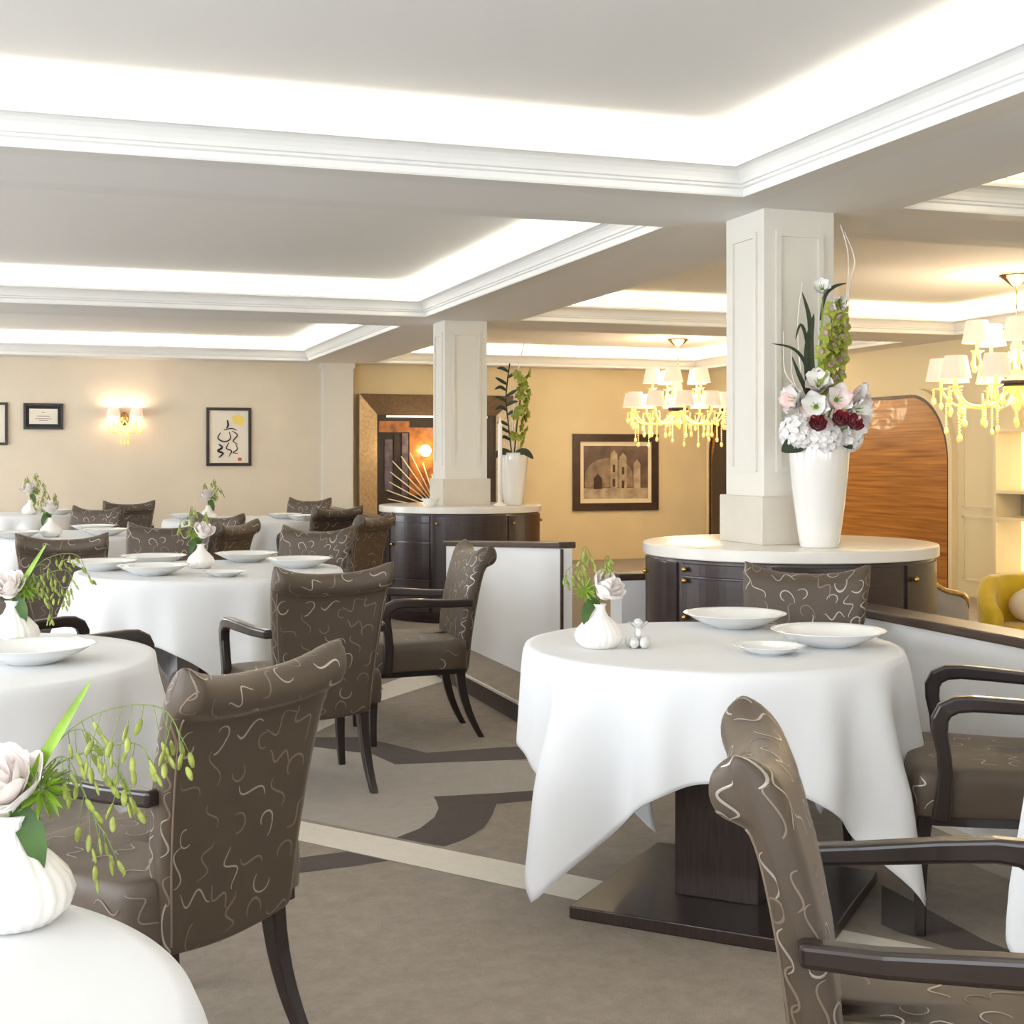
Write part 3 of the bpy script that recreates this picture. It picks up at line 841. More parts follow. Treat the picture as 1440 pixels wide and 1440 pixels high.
BUD = [(.040, 0), (.052, .004), (.070, .022), (.075, .040), (.068, .060), (.048, .082), (.028, .100), (.020, .116), (.019, .128), (.024, .136), (.020, .137), (.014, .128), (.013, .11), (.02, .09)]
def bud_vase(x, y, label, s=1):
    mb = MB().lathe([(r*s, z*s) for r, z in BUD], 90, flute=.022, fk=22)
    o = obj('bud_vase', mb, M['matt_vase'], None, (x, y, ZT+.001)); tag(o, label, 'vase'); return o
def posy(x, y, s, seed, where, rich=0, rdir=(-.3, -.6), odir=1, green=True):
    """a rose, a green bloom, a leaf and an oat-grass spray standing in a bud vase at x, y; all separate things"""
    rn = random.Random(seed); zb = ZT+.125*s
    # camera-right direction on plan
    rt = Vector((.9473, -.3203, 0))*odir; aw = Vector((.3203, .9473, 0)); up = Vector((0, 0, 1))
    base = Vector((x, y, zb))
    t = thing('rose', 'pale blush rose in the '+where, 'rose', base)
    hd = Vector((rdir[0], rdir[1], 1)).normalized()
    hp = rt*(-.006*s)+up*(.022*s)
    obj('bloom', place(rose_bloom(.046*s, 20, seed), hp, hd), [M['petal_blush']], t)
    obj('stem', MB().tube([(0, 0, -.04*s), (0, 0, 0), hp[:]], .0028*s, 6), M['stem'], t)
    if green:
        t = thing('green_bloom', 'small bright green filler flower in the '+where, 'flower', base)
        mb = MB(); c = rt*.038*s+up*.038*s; mb.tube([(0, 0, -.03*s), (rt*.014*s+up*.01*s)[:], c[:]], .0024*s, 6)
        obj('stem', mb, M['stem'], t)
        mb = MB()
        for i in range(44):
            z = 1-2*(i+.5)/44; a = i*2.4; r_ = sqrt(1-z*z); d = Vector((r_*cos(a), r_*sin(a), z))
            f = MB(); petal(f, (0, 0, 0), 0, .1, .03*s, .009*s, .3, .2, nu=3, nv=3, tip=.9); place(f, c+d*.008*s, d); mb.add(f.v, f.f)
        obj('bloom', mb, M['leaf_bright'], t)
        o = obj('leaf', blade(MB(), [(0, 0, -.01*s), (rt*.02*s+up*.004*s-aw*.012*s)[:], (rt*.036*s-up*.022*s-aw*.02*s)[:], (rt*.042*s-up*.06*s-aw*.022*s)[:]], .034*s, .25), M['leaf'], None, base)
        tag(o, 'dark leaf drooping from the '+where, 'leaf')
    # grass blade
    if rich:
        o = obj('grass_blade', blade(MB(), [(rt*.01*s)[:], (rt*.03*s+up*.06*s)[:], (rt*.062*s+up*.115*s)[:], (rt*.096*s+up*.17*s)[:]], .014*s, .3), M['leaf_bright'], None, base)
        tag(o, 'long bright green grass blade in the '+where, 'grass blade')
    t = thing('oat_grass', 'arching spray of oat grass in the '+where, 'grass', base)
    st = MB(); sp = MB(); k = 1.0*s; seeds = []
    if rich: arcs = [(.20, .135, .02), (.14, .11, -.03), (.11, .075, -.06), (.165, .085, .02)]
    else: arcs = [(.10, .11, .0), (.05, .15, .03), (-.03, .13, .02)]
    for (rx, hz, dr) in arcs:
        pts = spline([(0, 0, 0), (rt*rx*.28+up*hz*.72+aw*.01)*k, (rt*rx*.6+up*hz)*k, (rt*rx*.9+up*(hz*.86+dr))*k, (rt*rx*1.02+up*(hz*.6+dr))*k], 5)
        st.tube(pts, .0008*k, 5)
        for j, p in enumerate(pts):
            if j < 7: continue
            if rn.random() < .82:
                drop = Vector((rn.uniform(-.3, .5), rn.uniform(-.3, .3), -1)).normalized(); ln = rn.uniform(.006, .045 if rich else .02)*k
                q = Vector(p)+drop*ln; st.tube([p[:], q[:]], .0005*k, 4)
                seeds.append((q, drop+Vector((rn.uniform(-.3, .3), 0, 0)), .021*k, .0085*k))
                if rn.random() < .45: seeds.append((q+drop*.016*k+rt*.004*k, drop+Vector((.25, 0, 0)), .019*k, .008*k))
    obj('stem', st, M['stem'], t)
    for a_ in seeds:
        one = MB(); spikelet(one, *a_); obj('seed_head', one, M['oat'], t)
bud_vase(-.05, 1.83, 'ribbed white bud vase nearest the camera with oat grass', 1.02)
posy(-.05, 1.83, 1.05, 1, 'vase nearest the camera', rich=1)
bud_vase(-.12, 4.5, 'ribbed white bud vase beside the large plate on the left table', 1.05)
posy(-.12, 4.5, 1.1, 2, 'vase on the left table', rich=1)
bud_vase(1.60, 3.89, 'ribbed white bud vase beside the crystal ornament on the nearest white table', 1.0)
bud_vase(.74, 7.35, 'small white bud vase among the plates of the central table', .95)
bud_vase(-.02, 10.6, 'small white bud vase on the table behind the wide chair back', 1.05)
bud_vase(-.23, 14.8, 'small white bud vase on the farthest table under the framed certificate', 1.1)
bud_vase(1.36, 12.84, 'small white bud vase on the far table under the calligraphy picture', 1.05)
posy(.74, 7.35, 1.15, 4, 'vase of the central table', 0, (.2, -.5), -1)
posy(-.02, 10.6, 1.25, 5, 'vase behind the wide chair back', 0, (-.3, -.5), -1)
posy(-.23, 14.8, 1.5, 6, 'vase of the farthest table', 0, (-.3, -.5), 1)
posy(1.36, 12.84, 1.35, 7, 'vase of the far table under the calligraphy picture', 0, (-.3, -.5), 1)
posy(1.60, 3.89, 1.1, 3, 'vase beside the crystal ornament', 0, (.55, -.7), -1)

# small crystal ornament on the nearest table
t = thing('crystal_ornament', 'small sparkling crystal ornament beside the bud vase on the nearest white table', 'ornament', (1.715, 3.85, ZT+.002))
mb = MB()
for i in range(5):
    a = i*2*pi/5; mb.ball((.026*cos(a), .026*sin(a), .018), .017, 7, 5, sc=(1, 1, 1.1))
obj('base', mb, M['clear_crystal'], t)
mb = MB()
for i in range(7):
    a = i*.9; petal(mb, (0, 0, .045), a, .5, .046, .026, .6, .2, nu=3, nv=3, tip=.6)
mb.tube([(0, 0, .015), (0, 0, .07)], .012, 8); mb.ball((0, 0, .075), .016, 7, 5)
obj('flower', mb, M['clear_crystal'], t)

# ------------------------------------------------------------------ tall vases with arrangements
TV = [(.082, 0), (.086, .004), (.098, .08), (.114, .2), (.127, .32), (.133, .42), (.1345, .47), (.131, .482), (.124, .478), (.122, .44), (.11, .25)]
def tall_vase(x, y, label, s=1):
    o = obj('tall_vase', MB().lathe([(r*s, z*s) for r, z in TV], 64), M['porcelain'], None, (x, y, .944)); tag(o, label, 'vase'); return o
VX, VY, VZ = 3.27, 5.345, .944
tall_vase(VX, VY, 'tall glossy white vase filled with flowers on the nearer round cabinet')
RT = Vector((.9473, -.3203, 0)); AW = Vector((.3203, .9473, 0)); UP = Vector((0, 0, 1))
VB = Vector((VX, VY, VZ+.47))
def off(r, a, u): return RT*r+AW*a+UP*u
def flower(name, label, cat, mesh, mats, head, d, stem_mat='stem', group=None):
    t = thing(name, label, cat, VB, 0, group)
    h = off(*head); obj('bloom', place(mesh, h, d), mats, t)
    obj('stem', MB().tube(spline([(0, 0, -.12), (h*.35)[:], (h*.96)[:]], 4), .004, 6), M[stem_mat], t)
    return t
W = [M['petal_white']]
flower('hydrangea', 'round white hydrangea at the left of the tall vase rim', 'flower', hydrangea_bloom(.082, 90, 1), W, (-.105, -.06, .045), (-.4, -.9, .4))
flower('hydrangea', 'round white hydrangea low in the middle above the tall vase', 'flower', hydrangea_bloom(.08, 90, 2), W, (.0, -.09, .03), (0, -1, .3))
flower('hydrangea', 'round white hydrangea at the right of the tall vase rim', 'flower', hydrangea_bloom(.075, 90, 3), W, (.105, -.05, .035), (.6, -.8, .4))
AM = [M['petal_white'], M['petal_pink'], M['leaf_bright']]
def cam_d(a, b, u): return (RT*a-AW*b+UP*u)[:]
for i, (h, d, lb) in enumerate([((.045, -.11, .185), (.05, 1, .15), 'large open white amaryllis facing us at the centre of the tall bouquet'),
        ((-.035, -.11, .155), (-.35, .9, .1), 'pink-edged amaryllis just left of the central bloom of the tall bouquet'),
        ((-.095, -.07, .185), (-.9, .5, .2), 'white amaryllis turned left, highest at the left of the tall bouquet'),
        ((.115, -.09, .145), (.6, .8, -.1), 'white amaryllis tilted right under the central bloom of the tall bouquet'),
        ((.14, -.03, .195), (.95, .3, .3), 'pink-flushed amaryllis at the right rim of the tall bouquet'),
        ((-.015, -.06, .235), (-.2, .7, .6), 'pink amaryllis opening upward under the green orchids'),
        ((.10, -.12, .105), (.5, .8, -.5), 'white amaryllis hanging low beside a dark red rose')]):
    flower('amaryllis', lb, 'flower', amaryllis_bloom(.088, i), AM, h, cam_d(*d))
for i, (h, lb) in enumerate([((-.045, -.17, .07), 'dark red rose left of centre between the white hydrangeas'),
        ((.045, -.19, .09), 'dark red rose at the middle under the open amaryllis'), ((.10, -.19, .072), 'dark red rose at the right under the tilted amaryllis')]):
    flower('rose', lb, 'rose', rose_bloom(.036, 14, i+20), [M['petal_red']], h, cam_d(.2*i-.2, 1, .5))
# green cymbidium orchid spikes
def orchid(label, pts, n, seed):
    t = thing('orchid_spike', label, 'orchid', VB); rn = random.Random(seed)
    q = spline([off(*p) for p in pts], 8); obj('stem', MB().tube(q, .004, 6), M['stem'], t)
    for i in range(n):
        p = q[int(len(q)*(.36+.62*i/n))]; a = i*2.2
        d = Vector(cam_d(.9*sin(a), .75+.3*cos(a), .1)); 
        obj('bloom', place(orchid_bloom(.046), p+d.normalized()*.022, d), [M['orchid'], M['orchid_lip']], t)
orchid('tall spike of green orchids at the right of the big bouquet', [(.02, -.02, -.1), (.05, -.03, .25), (.075, -.04, .45), (.06, -.05, .62)], 13, 1)
orchid('shorter spike of green orchids at the middle of the big bouquet', [(0, -.02, -.1), (.015, -.05, .2), (.02, -.06, .38), (.045, -.06, .5)], 9, 2)
# lily-like white flowers on top
for (h, d, lb) in [((.005, -.05, .68), (-.3, .8, .4), 'white lily at the very top of the big bouquet'), ((.05, -.05, .62), (.5, .8, -.1), 'white lily just below the topmost flower of the big bouquet')]:
    flower('lily', lb, 'lily', amaryllis_bloom(.055, 1), [M['petal_white'], M['petal_white'], M['leaf_bright']], h, cam_d(*d))
# leaves
LV = [
 ('long dark leaf pointing up at the left top of the bouquet', [(-.01, -.02, .1), (-.04, -.03, .35), (-.05, -.03, .55), (-.085, -.03, .68)], .026, 'leaf_dark'),
 ('broad dark leaf standing behind the orchids', [(-.03, 0, .05), (-.05, -.02, .3), (-.052, -.03, .45), (-.03, -.03, .58)], .045, 'leaf_dark'),
 ('narrow leaf bowing left halfway up the bouquet', [(-.02, 0, .1), (-.06, -.02, .33), (-.12, -.03, .42), (-.225, -.04, .445)], .016, 'leaf_dark'),
 ('narrow leaf arching over left of the orchids', [(-.03, 0, .2), (-.06, -.02, .45), (-.09, -.03, .53), (-.115, -.03, .46)], .016, 'leaf_dark'),
 ('dark leaf above the left hydrangea', [(-.02, 0, .1), (-.06, -.03, .22), (-.10, -.03, .31), (-.13, -.03, .39)], .022, 'leaf_dark'),
 ('leaf pointing right at the top of the bouquet', [(.0, -.02, .55), (.02, -.03, .66), (.06, -.04, .70), (.115, -.04, .715)], .018, 'leaf_dark'),
 ('pale leaf pointing right beside the orchids', [(.02, 0, .2), (.06, -.02, .36), (.10, -.03, .45), (.135, -.03, .47)], .02, 'leaf'),
 ('broad dark green leaf hanging at the left of the vase rim', [(-.06, -.09, .0), (-.11, -.10, .0), (-.15, -.10, -.015), (-.19, -.10, -.04)], .085, 'leaf_dark'),
 ('small dark leaf under the right hydrangea', [(.08, -.09, .0), (.095, -.11, -.01), (.11, -.12, -.02), (.115, -.12, -.03)], .03, 'leaf_dark'),
 ('bright green stem leaf in front of the dark leaves', [(-.01, -.05, .1), (-.015, -.06, .3), (-.005, -.06, .45), (.0, -.06, .58)], .016, 'leaf_bright')]
for lb, pts, w, mk in LV:
    o = obj('leaf', blade(MB(), [off(*p) for p in pts], w, .22), M[mk], None, VB); tag(o, lb, 'leaf')
for lb, pts in [('white painted twig rising highest at the right of the bouquet', [(.04, 0, 0), (.10, 0, .35), (.125, 0, .65), (.13, 0, .85), (.095, 0, .985)]),
                ('white twig curving beside the tallest twig', [(.05, .01, 0), (.12, .0, .4), (.135, 0, .7), (.16, 0, .82), (.115, 0, .95)]),
                ('white twig forking left of the hydrangea', [(-.06, -.02, 0), (-.095, -.02, .14), (-.115, -.02, .25), (-.16, -.02, .33), (-.165, -.02, .5)]),
                ('straight white twig left of the broad leaf', [(-.05, 0, 0), (-.085, -.01, .2), (-.12, 0, .3), (-.125, 0, .42)]),
                ('white twig at the left top before the column', [(-.04, 0, 0), (-.09, -.02, .35), (-.10, -.02, .55), (-.08, -.02, .72)])]:
    o = obj('twig', MB().tube(spline([off(*p) for p in pts], 6), [.0045*(1-.6*i/(6*(len(pts)-1))) for i in range(6*(len(pts)-1)+1)], 6), M['twig'], None, VB); tag(o, lb, 'twig')

# farther vase
V2 = Vector((3.69, 10.88, .944)); tall_vase(V2.x, V2.y, 'tall white vase with green branches on the farther round cabinet', .92)
B2 = V2+Vector((0, 0, .42))
for lb, p, hasleaf in [('green orchid branch leaning right in the farther vase', [(0, 0, -.1), (.03, 0, .25), (.06, 0, .5), (.04, 0, .72)], 2),
                       ('dark leafy branch standing left in the farther vase', [(0, 0, -.1), (-.04, 0, .25), (-.06, 0, .5), (-.03, 0, .78)], 1),
                       ('pale bare branch in the farther vase', [(0, 0, -.1), (.0, -.02, .3), (.02, 0, .6), (.09, 0, .95)], 0)]:
    t = thing('flowering_branch', lb, 'branch', B2); q = spline([off(*x) for x in p], 6)
    obj('stem', MB().tube(q, .006, 6), M['twig'] if not hasleaf else M['leaf_dark'], t)
    rn = random.Random(hasleaf+40)
    if hasleaf == 2:
        for i in range(34):
            b = q[int(len(q)*(.2+.75*i/34))]; d = Vector((rn.uniform(-.5, 1), -.6, rn.uniform(-.5, .5)))
            obj('bloom', place(orchid_bloom(.046), b+d.normalized()*rn.uniform(.02, .085), d), [M['orchid'], M['orchid']], t)
    if hasleaf == 1:
        mb = MB()
        for i in range(12):
            b = q[int(len(q)*(.25+.7*i/12))]; s_ = rn.choice((-1, -1, 1)); blade(mb, [b, b+off(.05*s_, -.02, .03), b+off(.10*s_, -.03, rn.uniform(-.03, .06))], .03, .2)
        obj('foliage', mb, M['leaf_dark'], t)
t = thing('leaf_collar', 'dark leaves hanging over the rim of the farther vase', 'leaves', B2)
mb = MB()
for s_ in (-1, 1): blade(mb, [off(.02*s_, -.08, .02), off(.10*s_, -.12, .03), off(.17*s_, -.12, -.03)], .06)
obj('foliage', mb, M['leaf_dark'], t)
# tall candle
t = thing('candle', 'tall slim white candle on the farther round cabinet', 'candle', (3.53, 10.75, .944))
obj('holder', MB().lathe([(.055, 0), (.055, .012), (.03, .02), (.022, .03)], 24), M['white_wax'], t)
obj('shaft', MB().lathe([(.019, .03), (.018, .5), (.017, .68), (.009, .70), (.004, .74)], 20), M['white_wax'], t)
# little bowl near the column
o = obj('bowl', MB().lathe([(.03, 0), (.05, .02), (.075, .06), (.078, .065), (.072, .064), (.045, .025), (.004, .015)], 32), M['china'], None, (2.93, 10.75, .944)); tag(o, 'small white bowl at the left of the column on the farther round cabinet', 'bowl')

# ------------------------------------------------------------------ pictures on the far wall
def picture(name, label, x0, x1, z0, z1, fw, fm, inner, fw2=0):
    cx, cz = (x0+x1)/2, (z0+z1)/2; w, h = (x1-x0)/2, (z1-z0)/2
    t = thing(name, label, 'picture', (cx, YF-.001, cz))
    mb = MB()
    for (a, b, c, d) in ((-w, w, h-fw, h), (-w, w, -h, -h+fw), (-w, -w+fw, -h+fw, h-fw), (w-fw, w, -h+fw, h-fw)): mb.box(a, b, -.03, 0, c, d)
    obj('frame', mb, fm, t)
    inner(t, w-fw, h-fw)
    return t
def flat(name, t, poly, m, y):   # thin sheet in the wall plane
    Mx = Matrix.Rotation(pi/2, 4, 'X')
    return obj(name, MB().prism(poly, -y, -y+.0008, M=Mx) if False else MB().add([(x, -y, z) for x, z in poly], [list(range(len(poly)))], 0, False), m, t)
def rect(w, h, ox=0, oz=0): return [(ox-w, oz-h), (ox+w, oz-h), (ox+w, oz+h), (ox-w, oz+h)]
def stroke(mb, pts, w, y):
    q = spline([(x, -y, z) for x, z in pts], 5); mb.tube(q, [w*(.35+.65*sin(pi*(.1+.85*i/(len(q)-1)))) for i in range(len(q))], 6)
def callig(t, w, h):
    s = MB().box(-w, w, -.012, 0, -h, h); obj('sheet', s, M['paper'], t)
    flat('yellow_patch', t, [(.06, .16), (.17, .13), (.19, .22), (.12, .27), (.03, .24)], M['yellow_wash'], .0135)
    mb = MB(); Y = .0135
    for pts, wd in [([(-.02, .2), (-.01, .14), (-.03, .1)], .012), ([(-.1, .05), (-.13, -.02), (-.05, -.06), (.02, -.02), (.0, .06)], .009), ([(.04, .07), (.1, .02), (.05, -.05), (.11, -.09)], .008),
                    ([(-.12, -.09), (-.08, -.13), (-.13, -.17), (-.07, -.2), (-.12, -.25)], .014), ([(.0, -.07), (-.03, -.14), (.03, -.17), (.0, -.24)], .008), ([(.08, -.09), (.1, -.15), (.05, -.19), (.11, -.2)], .007),
                    ([(-.06, .08), (.03, .1), (.09, .08)], .008)]: stroke(mb, pts, wd, Y)
    obj('ink_stroke', mb, M['ink'], t)
    flat('red_seal', t, rect(.022, .018, .13, -.27), M['red_wash'], .0136)
picture('calligraphy_picture', 'tall black-framed ink drawing with a yellow patch on the far wall', 1.73, 2.262, 1.244, 1.944, .035, M['black_frame'], callig)
def cert(t, w, h):
    obj('mat', MB().box(-w, w, -.010, 0, -h, h), M['ink'], t)
    obj('sheet', MB().box(-w*.82, w*.82, -.013, -.0105, -h*.72, h*.72), M['paper'], t)
    mb = MB()
    for z, ww in ((.04, .02), (0, .07), (-.03, .09), (-.05, .05)): mb.box(-ww, ww, -.0142, -.0132, z, z+.006)
    obj('printed_line', mb, M['mauve_panel'], t)
picture('framed_certificate', 'small wide black-framed certificate on the far wall', -.33, .104, 1.669, 1.969, .028, M['black_frame'], cert)
def plain(t, w, h):
    obj('sheet', MB().box(-w, w, -.012, 0, -h, h), M['paper'], t)
    mb = MB()
    for z, ww in ((.12, .1), (.05, .12), (0, .12), (-.05, .12)): mb.box(-ww, ww, -.0135, -.0122, z, z+.008)
    obj('printed_line', mb, M['mauve_panel'], t)
picture('framed_print', 'framed print cut by the left picture edge beside the certificate', -.93, -.499, 1.486, 1.975, .03, M['black_frame'], plain)
def photo(t, w, h):
    obj('mat', MB().box(-w, w, -.012, 0, -h, h), M['mat_board'], t)
    flat('photograph', t, rect(w*.9, h*.86), M['photo_dark'], .0135)
    # arched gateway, towers and steps of the old photograph, pale tones
    arch_ = [(.30*cos(a)-.12, .26*sin(a)-.04) for a in [pi*i/10 for i in range(11)]]
    flat('pale_arch', t, [(.34*cos(q)-.1, .24*sin(q)-.05) for q in [pi*i/12 for i in range(13)]]+[(-.44, -.2), (.24, -.2)], M['photo_mid'], .0145)
    for q, hh in ((-.03, .3), (.1, .26), (.3, .17)): flat('tower', t, [(q-.05, -.3), (q+.05, -.3), (q+.05, hh-.06), (q, hh), (q-.05, hh-.06)], M['photo_light'], .0152)
    for q, zz in ((-.03, .05), (.1, .02), (-.03, -.14), (.1, -.16)): flat('window_opening', t, rect(.018, .05, q, zz), M['brown_frame'], .0158)
    flat('dark_doorway', t, [(-.32, -.22), (-.32, -.08), (-.26, -.02), (-.2, -.08), (-.2, -.22)], M['brown_frame'], .0152)
    flat('ground', t, rect(w*.9, .07, 0, -h*.86+.07), M['photo_light'], .0149)
picture('framed_photograph', 'large dark-framed sepia photograph on the warm-tinted far wall', 6.432, 7.656, .643, 1.654, .1, M['brown_frame'], photo)

# deep bevelled mirror frame with painted lamp reflections inside
t = thing('display_mirror', 'big bronze frame around an amber display of painted lamp reflections with fanned reeds', 'mirror', (4.5, YF, 1.2))
x0, x1, z0, z1 = 3.56-4.5, 5.62-4.5, .32-1.2, 2.13-1.2; fw = .25
def strip(p): return MB().add(p, [[0, 1, 2, 3], [7, 6, 5, 4], [0, 4, 5, 1], [1, 5, 6, 2], [2, 6, 7, 3], [3, 7, 4, 0]], 0, False)
O = [(x0, z0), (x1, z0), (x1, z1), (x0, z1)]; I = [(x0+fw, z0+fw), (x1-fw, z0+fw), (x1-fw, z1-fw), (x0+fw, z1-fw)]
for k in range(4):
    k2 = (k+1) % 4
    vs = [(O[k][0], -.17, O[k][1]), (O[k2][0], -.17, O[k2][1]), (I[k2][0], -.05, I[k2][1]), (I[k][0], -.05, I[k][1]),
          (O[k][0], -.001, O[k][1]), (O[k2][0], -.001, O[k2][1]), (I[k2][0], -.001, I[k2][1]), (I[k][0], -.001, I[k][1])]
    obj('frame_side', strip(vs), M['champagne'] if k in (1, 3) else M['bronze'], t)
iw0, iw1, iz0, iz1 = x0+fw, x1-fw, z0+fw, z1-fw
obj('back_panel', MB().box(iw0, iw1, -.012, -.001, iz0, iz1), M['dark_interior'], t)
obj('amber_reflection', MB().box(iw0+.42, iw1-.5, -.02, -.012, iz0+.3, iz1-.16), M['amber_reflection'], t)
obj('amber_reflection', MB().box(iw0+.03, iw0+.42, -.02, -.012, iz1-.22, iz1-.08), M['amber_reflection'], t)
for (a, b, c, d, mk) in ((.10, .2, .35, 1.0, 'mauve_panel'), (.22, .3, .5, 1.05, 'dark_interior'), (.32, .4, .3, 1.08, 'mauve_panel'), (1.2, 1.3, .2, 1.05, 'dark_interior'), (1.36, 1.42, .2, 1.0, 'mauve_panel')):
    obj('glass_panel', MB().box(iw0+a, iw0+b, -.032, -.022, iz0+c, iz0+d), M[mk], t)
obj('light_bar', MB().box(iw0+.12, iw1-.12, -.045, -.03, iz1-.035, iz1-.01), M['lit_panel'], t)
obj('lamp', MB().ball((iw0+.62, -.055, iz0+.86), .075, 14, 10, sc=(1, .4, 1)), M['bulb'], t)
d = bpy.data.lights.new('mirror_fill_light', 'POINT'); d.energy = 7; d.color = (1, .75, .4); d.shadow_soft_size = .05  # added fill light, brightens the mirror interior in place of reflected lamps
o = bpy.data.objects.new('mirror_fill_light', d); COL.objects.link(o); o.location = (4.5+iw0+.62, YF-.16, 1.2+iz0+.86)
px_, pz_ = iw0+.78, iz0+.12
for i in range(9):
    a = R(100+i*8.5); L_ = [.45, .62, .8, .82, .85, .78, .72, .7, .66][i]
    obj('reed', MB().tube([(px_, -.06, pz_), (px_+L_*cos(a), -.06, pz_+L_*sin(a))], .008, 6), M['stick'], t)
obj('reed_bowl', MB().box(px_-.3, px_+.2, -.09, -.03, iz0+.02, iz0+.12, .01), M['stick'], t)

# ------------------------------------------------------------------ wall lamp
t = thing('wall_lamp', 'double wall lamp with pleated pink shades and yellow crystals on the far wall', 'lamp', (.787, YF, 1.86))
obj('back_plate', MB().ball((0, -.012, -.06), .05, sc=(1, .4, 1.6)), M['gilt'], t)
def pleat_shade(c, r0, r1, h, n=64, k=16):
    mb = MB(); rows = []
    for (f, z) in ((0, 0), (.5, .5), (1, 1)):
        rows.append([(c[0]+(r0+(r1-r0)*f)*(1+.03*cos(k*2*pi*i/n))*cos(2*pi*i/n), c[1]+(r0+(r1-r0)*f)*(1+.03*cos(k*2*pi*i/n))*sin(2*pi*i/n), c[2]+h*z) for i in range(n)])
    return mb.grid(rows, cu=True)
def beads(p, n, L_, r=.008):
    mb = MB()
    for i in range(n): mb.ball((p[0], p[1], p[2]-L_*(i+.5)/n), r, 6, 4)
    mb.ball((p[0], p[1], p[2]-L_-r*1.6), r*2, 6, 5, sc=(1, 1, 1.5)); return mb
for s_ in (-1, 1):
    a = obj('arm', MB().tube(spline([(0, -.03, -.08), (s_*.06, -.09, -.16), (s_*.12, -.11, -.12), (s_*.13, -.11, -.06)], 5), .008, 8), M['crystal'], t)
    sh = obj('lamp_shade', pleat_shade((s_*.13, -.11, -.04), .078, .060, .10), M['shade'], t); 
    obj('bulb', MB().ball((s_*.13, -.11, .0), .018), M['bulb'], t)
    for q in (-.05, 0, .05): obj('crystal_drop', beads((s_*.13+q, -.11, -.1), 5, .10), M['crystal'], t)
    for dz, en in ((.022, 1.5), (-.055, .4)):
        d = bpy.data.lights.new('wall_lamp_light', 'POINT'); d.energy = en*1.6; d.color = (1, .84, .62); d.shadow_soft_size = .02
        o = bpy.data.objects.new('wall_lamp_light', d); COL.objects.link(o); o.location = (.787+s_*.13, YF-.11, 1.86+dz+.02)
for q in (-.04, .0, .04): obj('crystal_drop', beads((q, -.07, -.2), 6, .13), M['crystal'], t)

# ------------------------------------------------------------------ chandeliers
def chandelier(label, x, y):
    t = thing('chandelier', label, 'chandelier', (x, y, ZC-.001), 0, None)
    obj('canopy', MB().lathe([(.03, -.10), (.05, -.085), (.10, -.04), (.13, -.02), (.135, 0)], 32), M['chrome'], t)
    obj('rod', MB().tube([(0, 0, -.09), (0, 0, -.45)], .007, 8), M['chrome'], t)
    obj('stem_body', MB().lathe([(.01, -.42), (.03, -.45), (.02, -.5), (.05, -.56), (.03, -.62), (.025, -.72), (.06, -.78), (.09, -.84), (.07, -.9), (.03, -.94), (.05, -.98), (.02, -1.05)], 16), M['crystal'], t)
    obj('hub', MB().lathe([(.10, -.86), (.12, -.845), (.12, -.82), (.10, -.81)], 20), M['black_frame'], t)
    for (n, rad, zs, tier, ph) in ((5, .30, -.56, 1, .3), (10, .55, -.84, 0, 0)):
        for i in range(n):
            a = 2*pi*i/n+ph; c, s = cos(a), sin(a)
            arm_ = spline([(.03*c, .03*s, zs-.02), (rad*.4*c, rad*.4*s, zs-.16), (rad*.8*c, rad*.8*s, zs-.16), (rad*c, rad*s, zs-.04)], 5)
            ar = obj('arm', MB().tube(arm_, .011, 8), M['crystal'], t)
            mb = MB().lathe([(.012, zs-.05), (.05, zs-.035), (.055, zs-.028), (.014, zs-.028), (.012, zs+.06)], 14, (rad*c, rad*s, 0)); obj('candle_cup', mb, M['crystal'], ar)
            obj('lamp_shade', pleat_shade((rad*c, rad*s, zs+.03), .112, .078, .17, 48, 16), M['shade'], t)
            obj('bulb', MB().ball((rad*c, rad*s, zs+.09), .02, 8, 6), M['bulb'], t)
            for dq, dl in ((-.06, .10), (.06, .10)):
                obj('crystal_drop', beads((rad*c-dq*s, rad*s+dq*c, zs-.05), 6, dl+.05*(i % 2), .010), M['crystal'], t)
            obj('crystal_drop', beads((rad*c*1.1, rad*s*1.1, zs-.03), 4, .08, .011), M['crystal'], t)
            if not tier:
                obj('crystal_drop', beads((rad*c*.7-.1*s, rad*s*.7+.1*c, zs-.12), 8, .16, .011), M['crystal'], t)
                obj('crystal_drop', beads((rad*c*.93, rad*s*.93, zs-.14), 10, .26 if i % 2 else .20, .010), M['crystal'], t)
    d = bpy.data.lights.new('chandelier_light', 'POINT'); d.energy = 78; d.color = (1, .87, .6); d.shadow_soft_size = .3
    o = bpy.data.objects.new('chandelier_light', d); COL.objects.link(o); o.location = (x, y, 1.99); 
    d = bpy.data.lights.new('chandelier_uplight', 'POINT'); d.energy = 10; d.color = (1, .87, .62); d.shadow_soft_size = .4
    o = bpy.data.objects.new('chandelier_uplight', d); COL.objects.link(o); o.location = (x, y, 2.34)
    return t
chandelier('nearer crystal chandelier with pink shades hanging at the right picture edge', 6.95, 8.55)
chandelier('farther crystal chandelier with pink shades hanging before the sepia photograph', 6.97, 14.5)

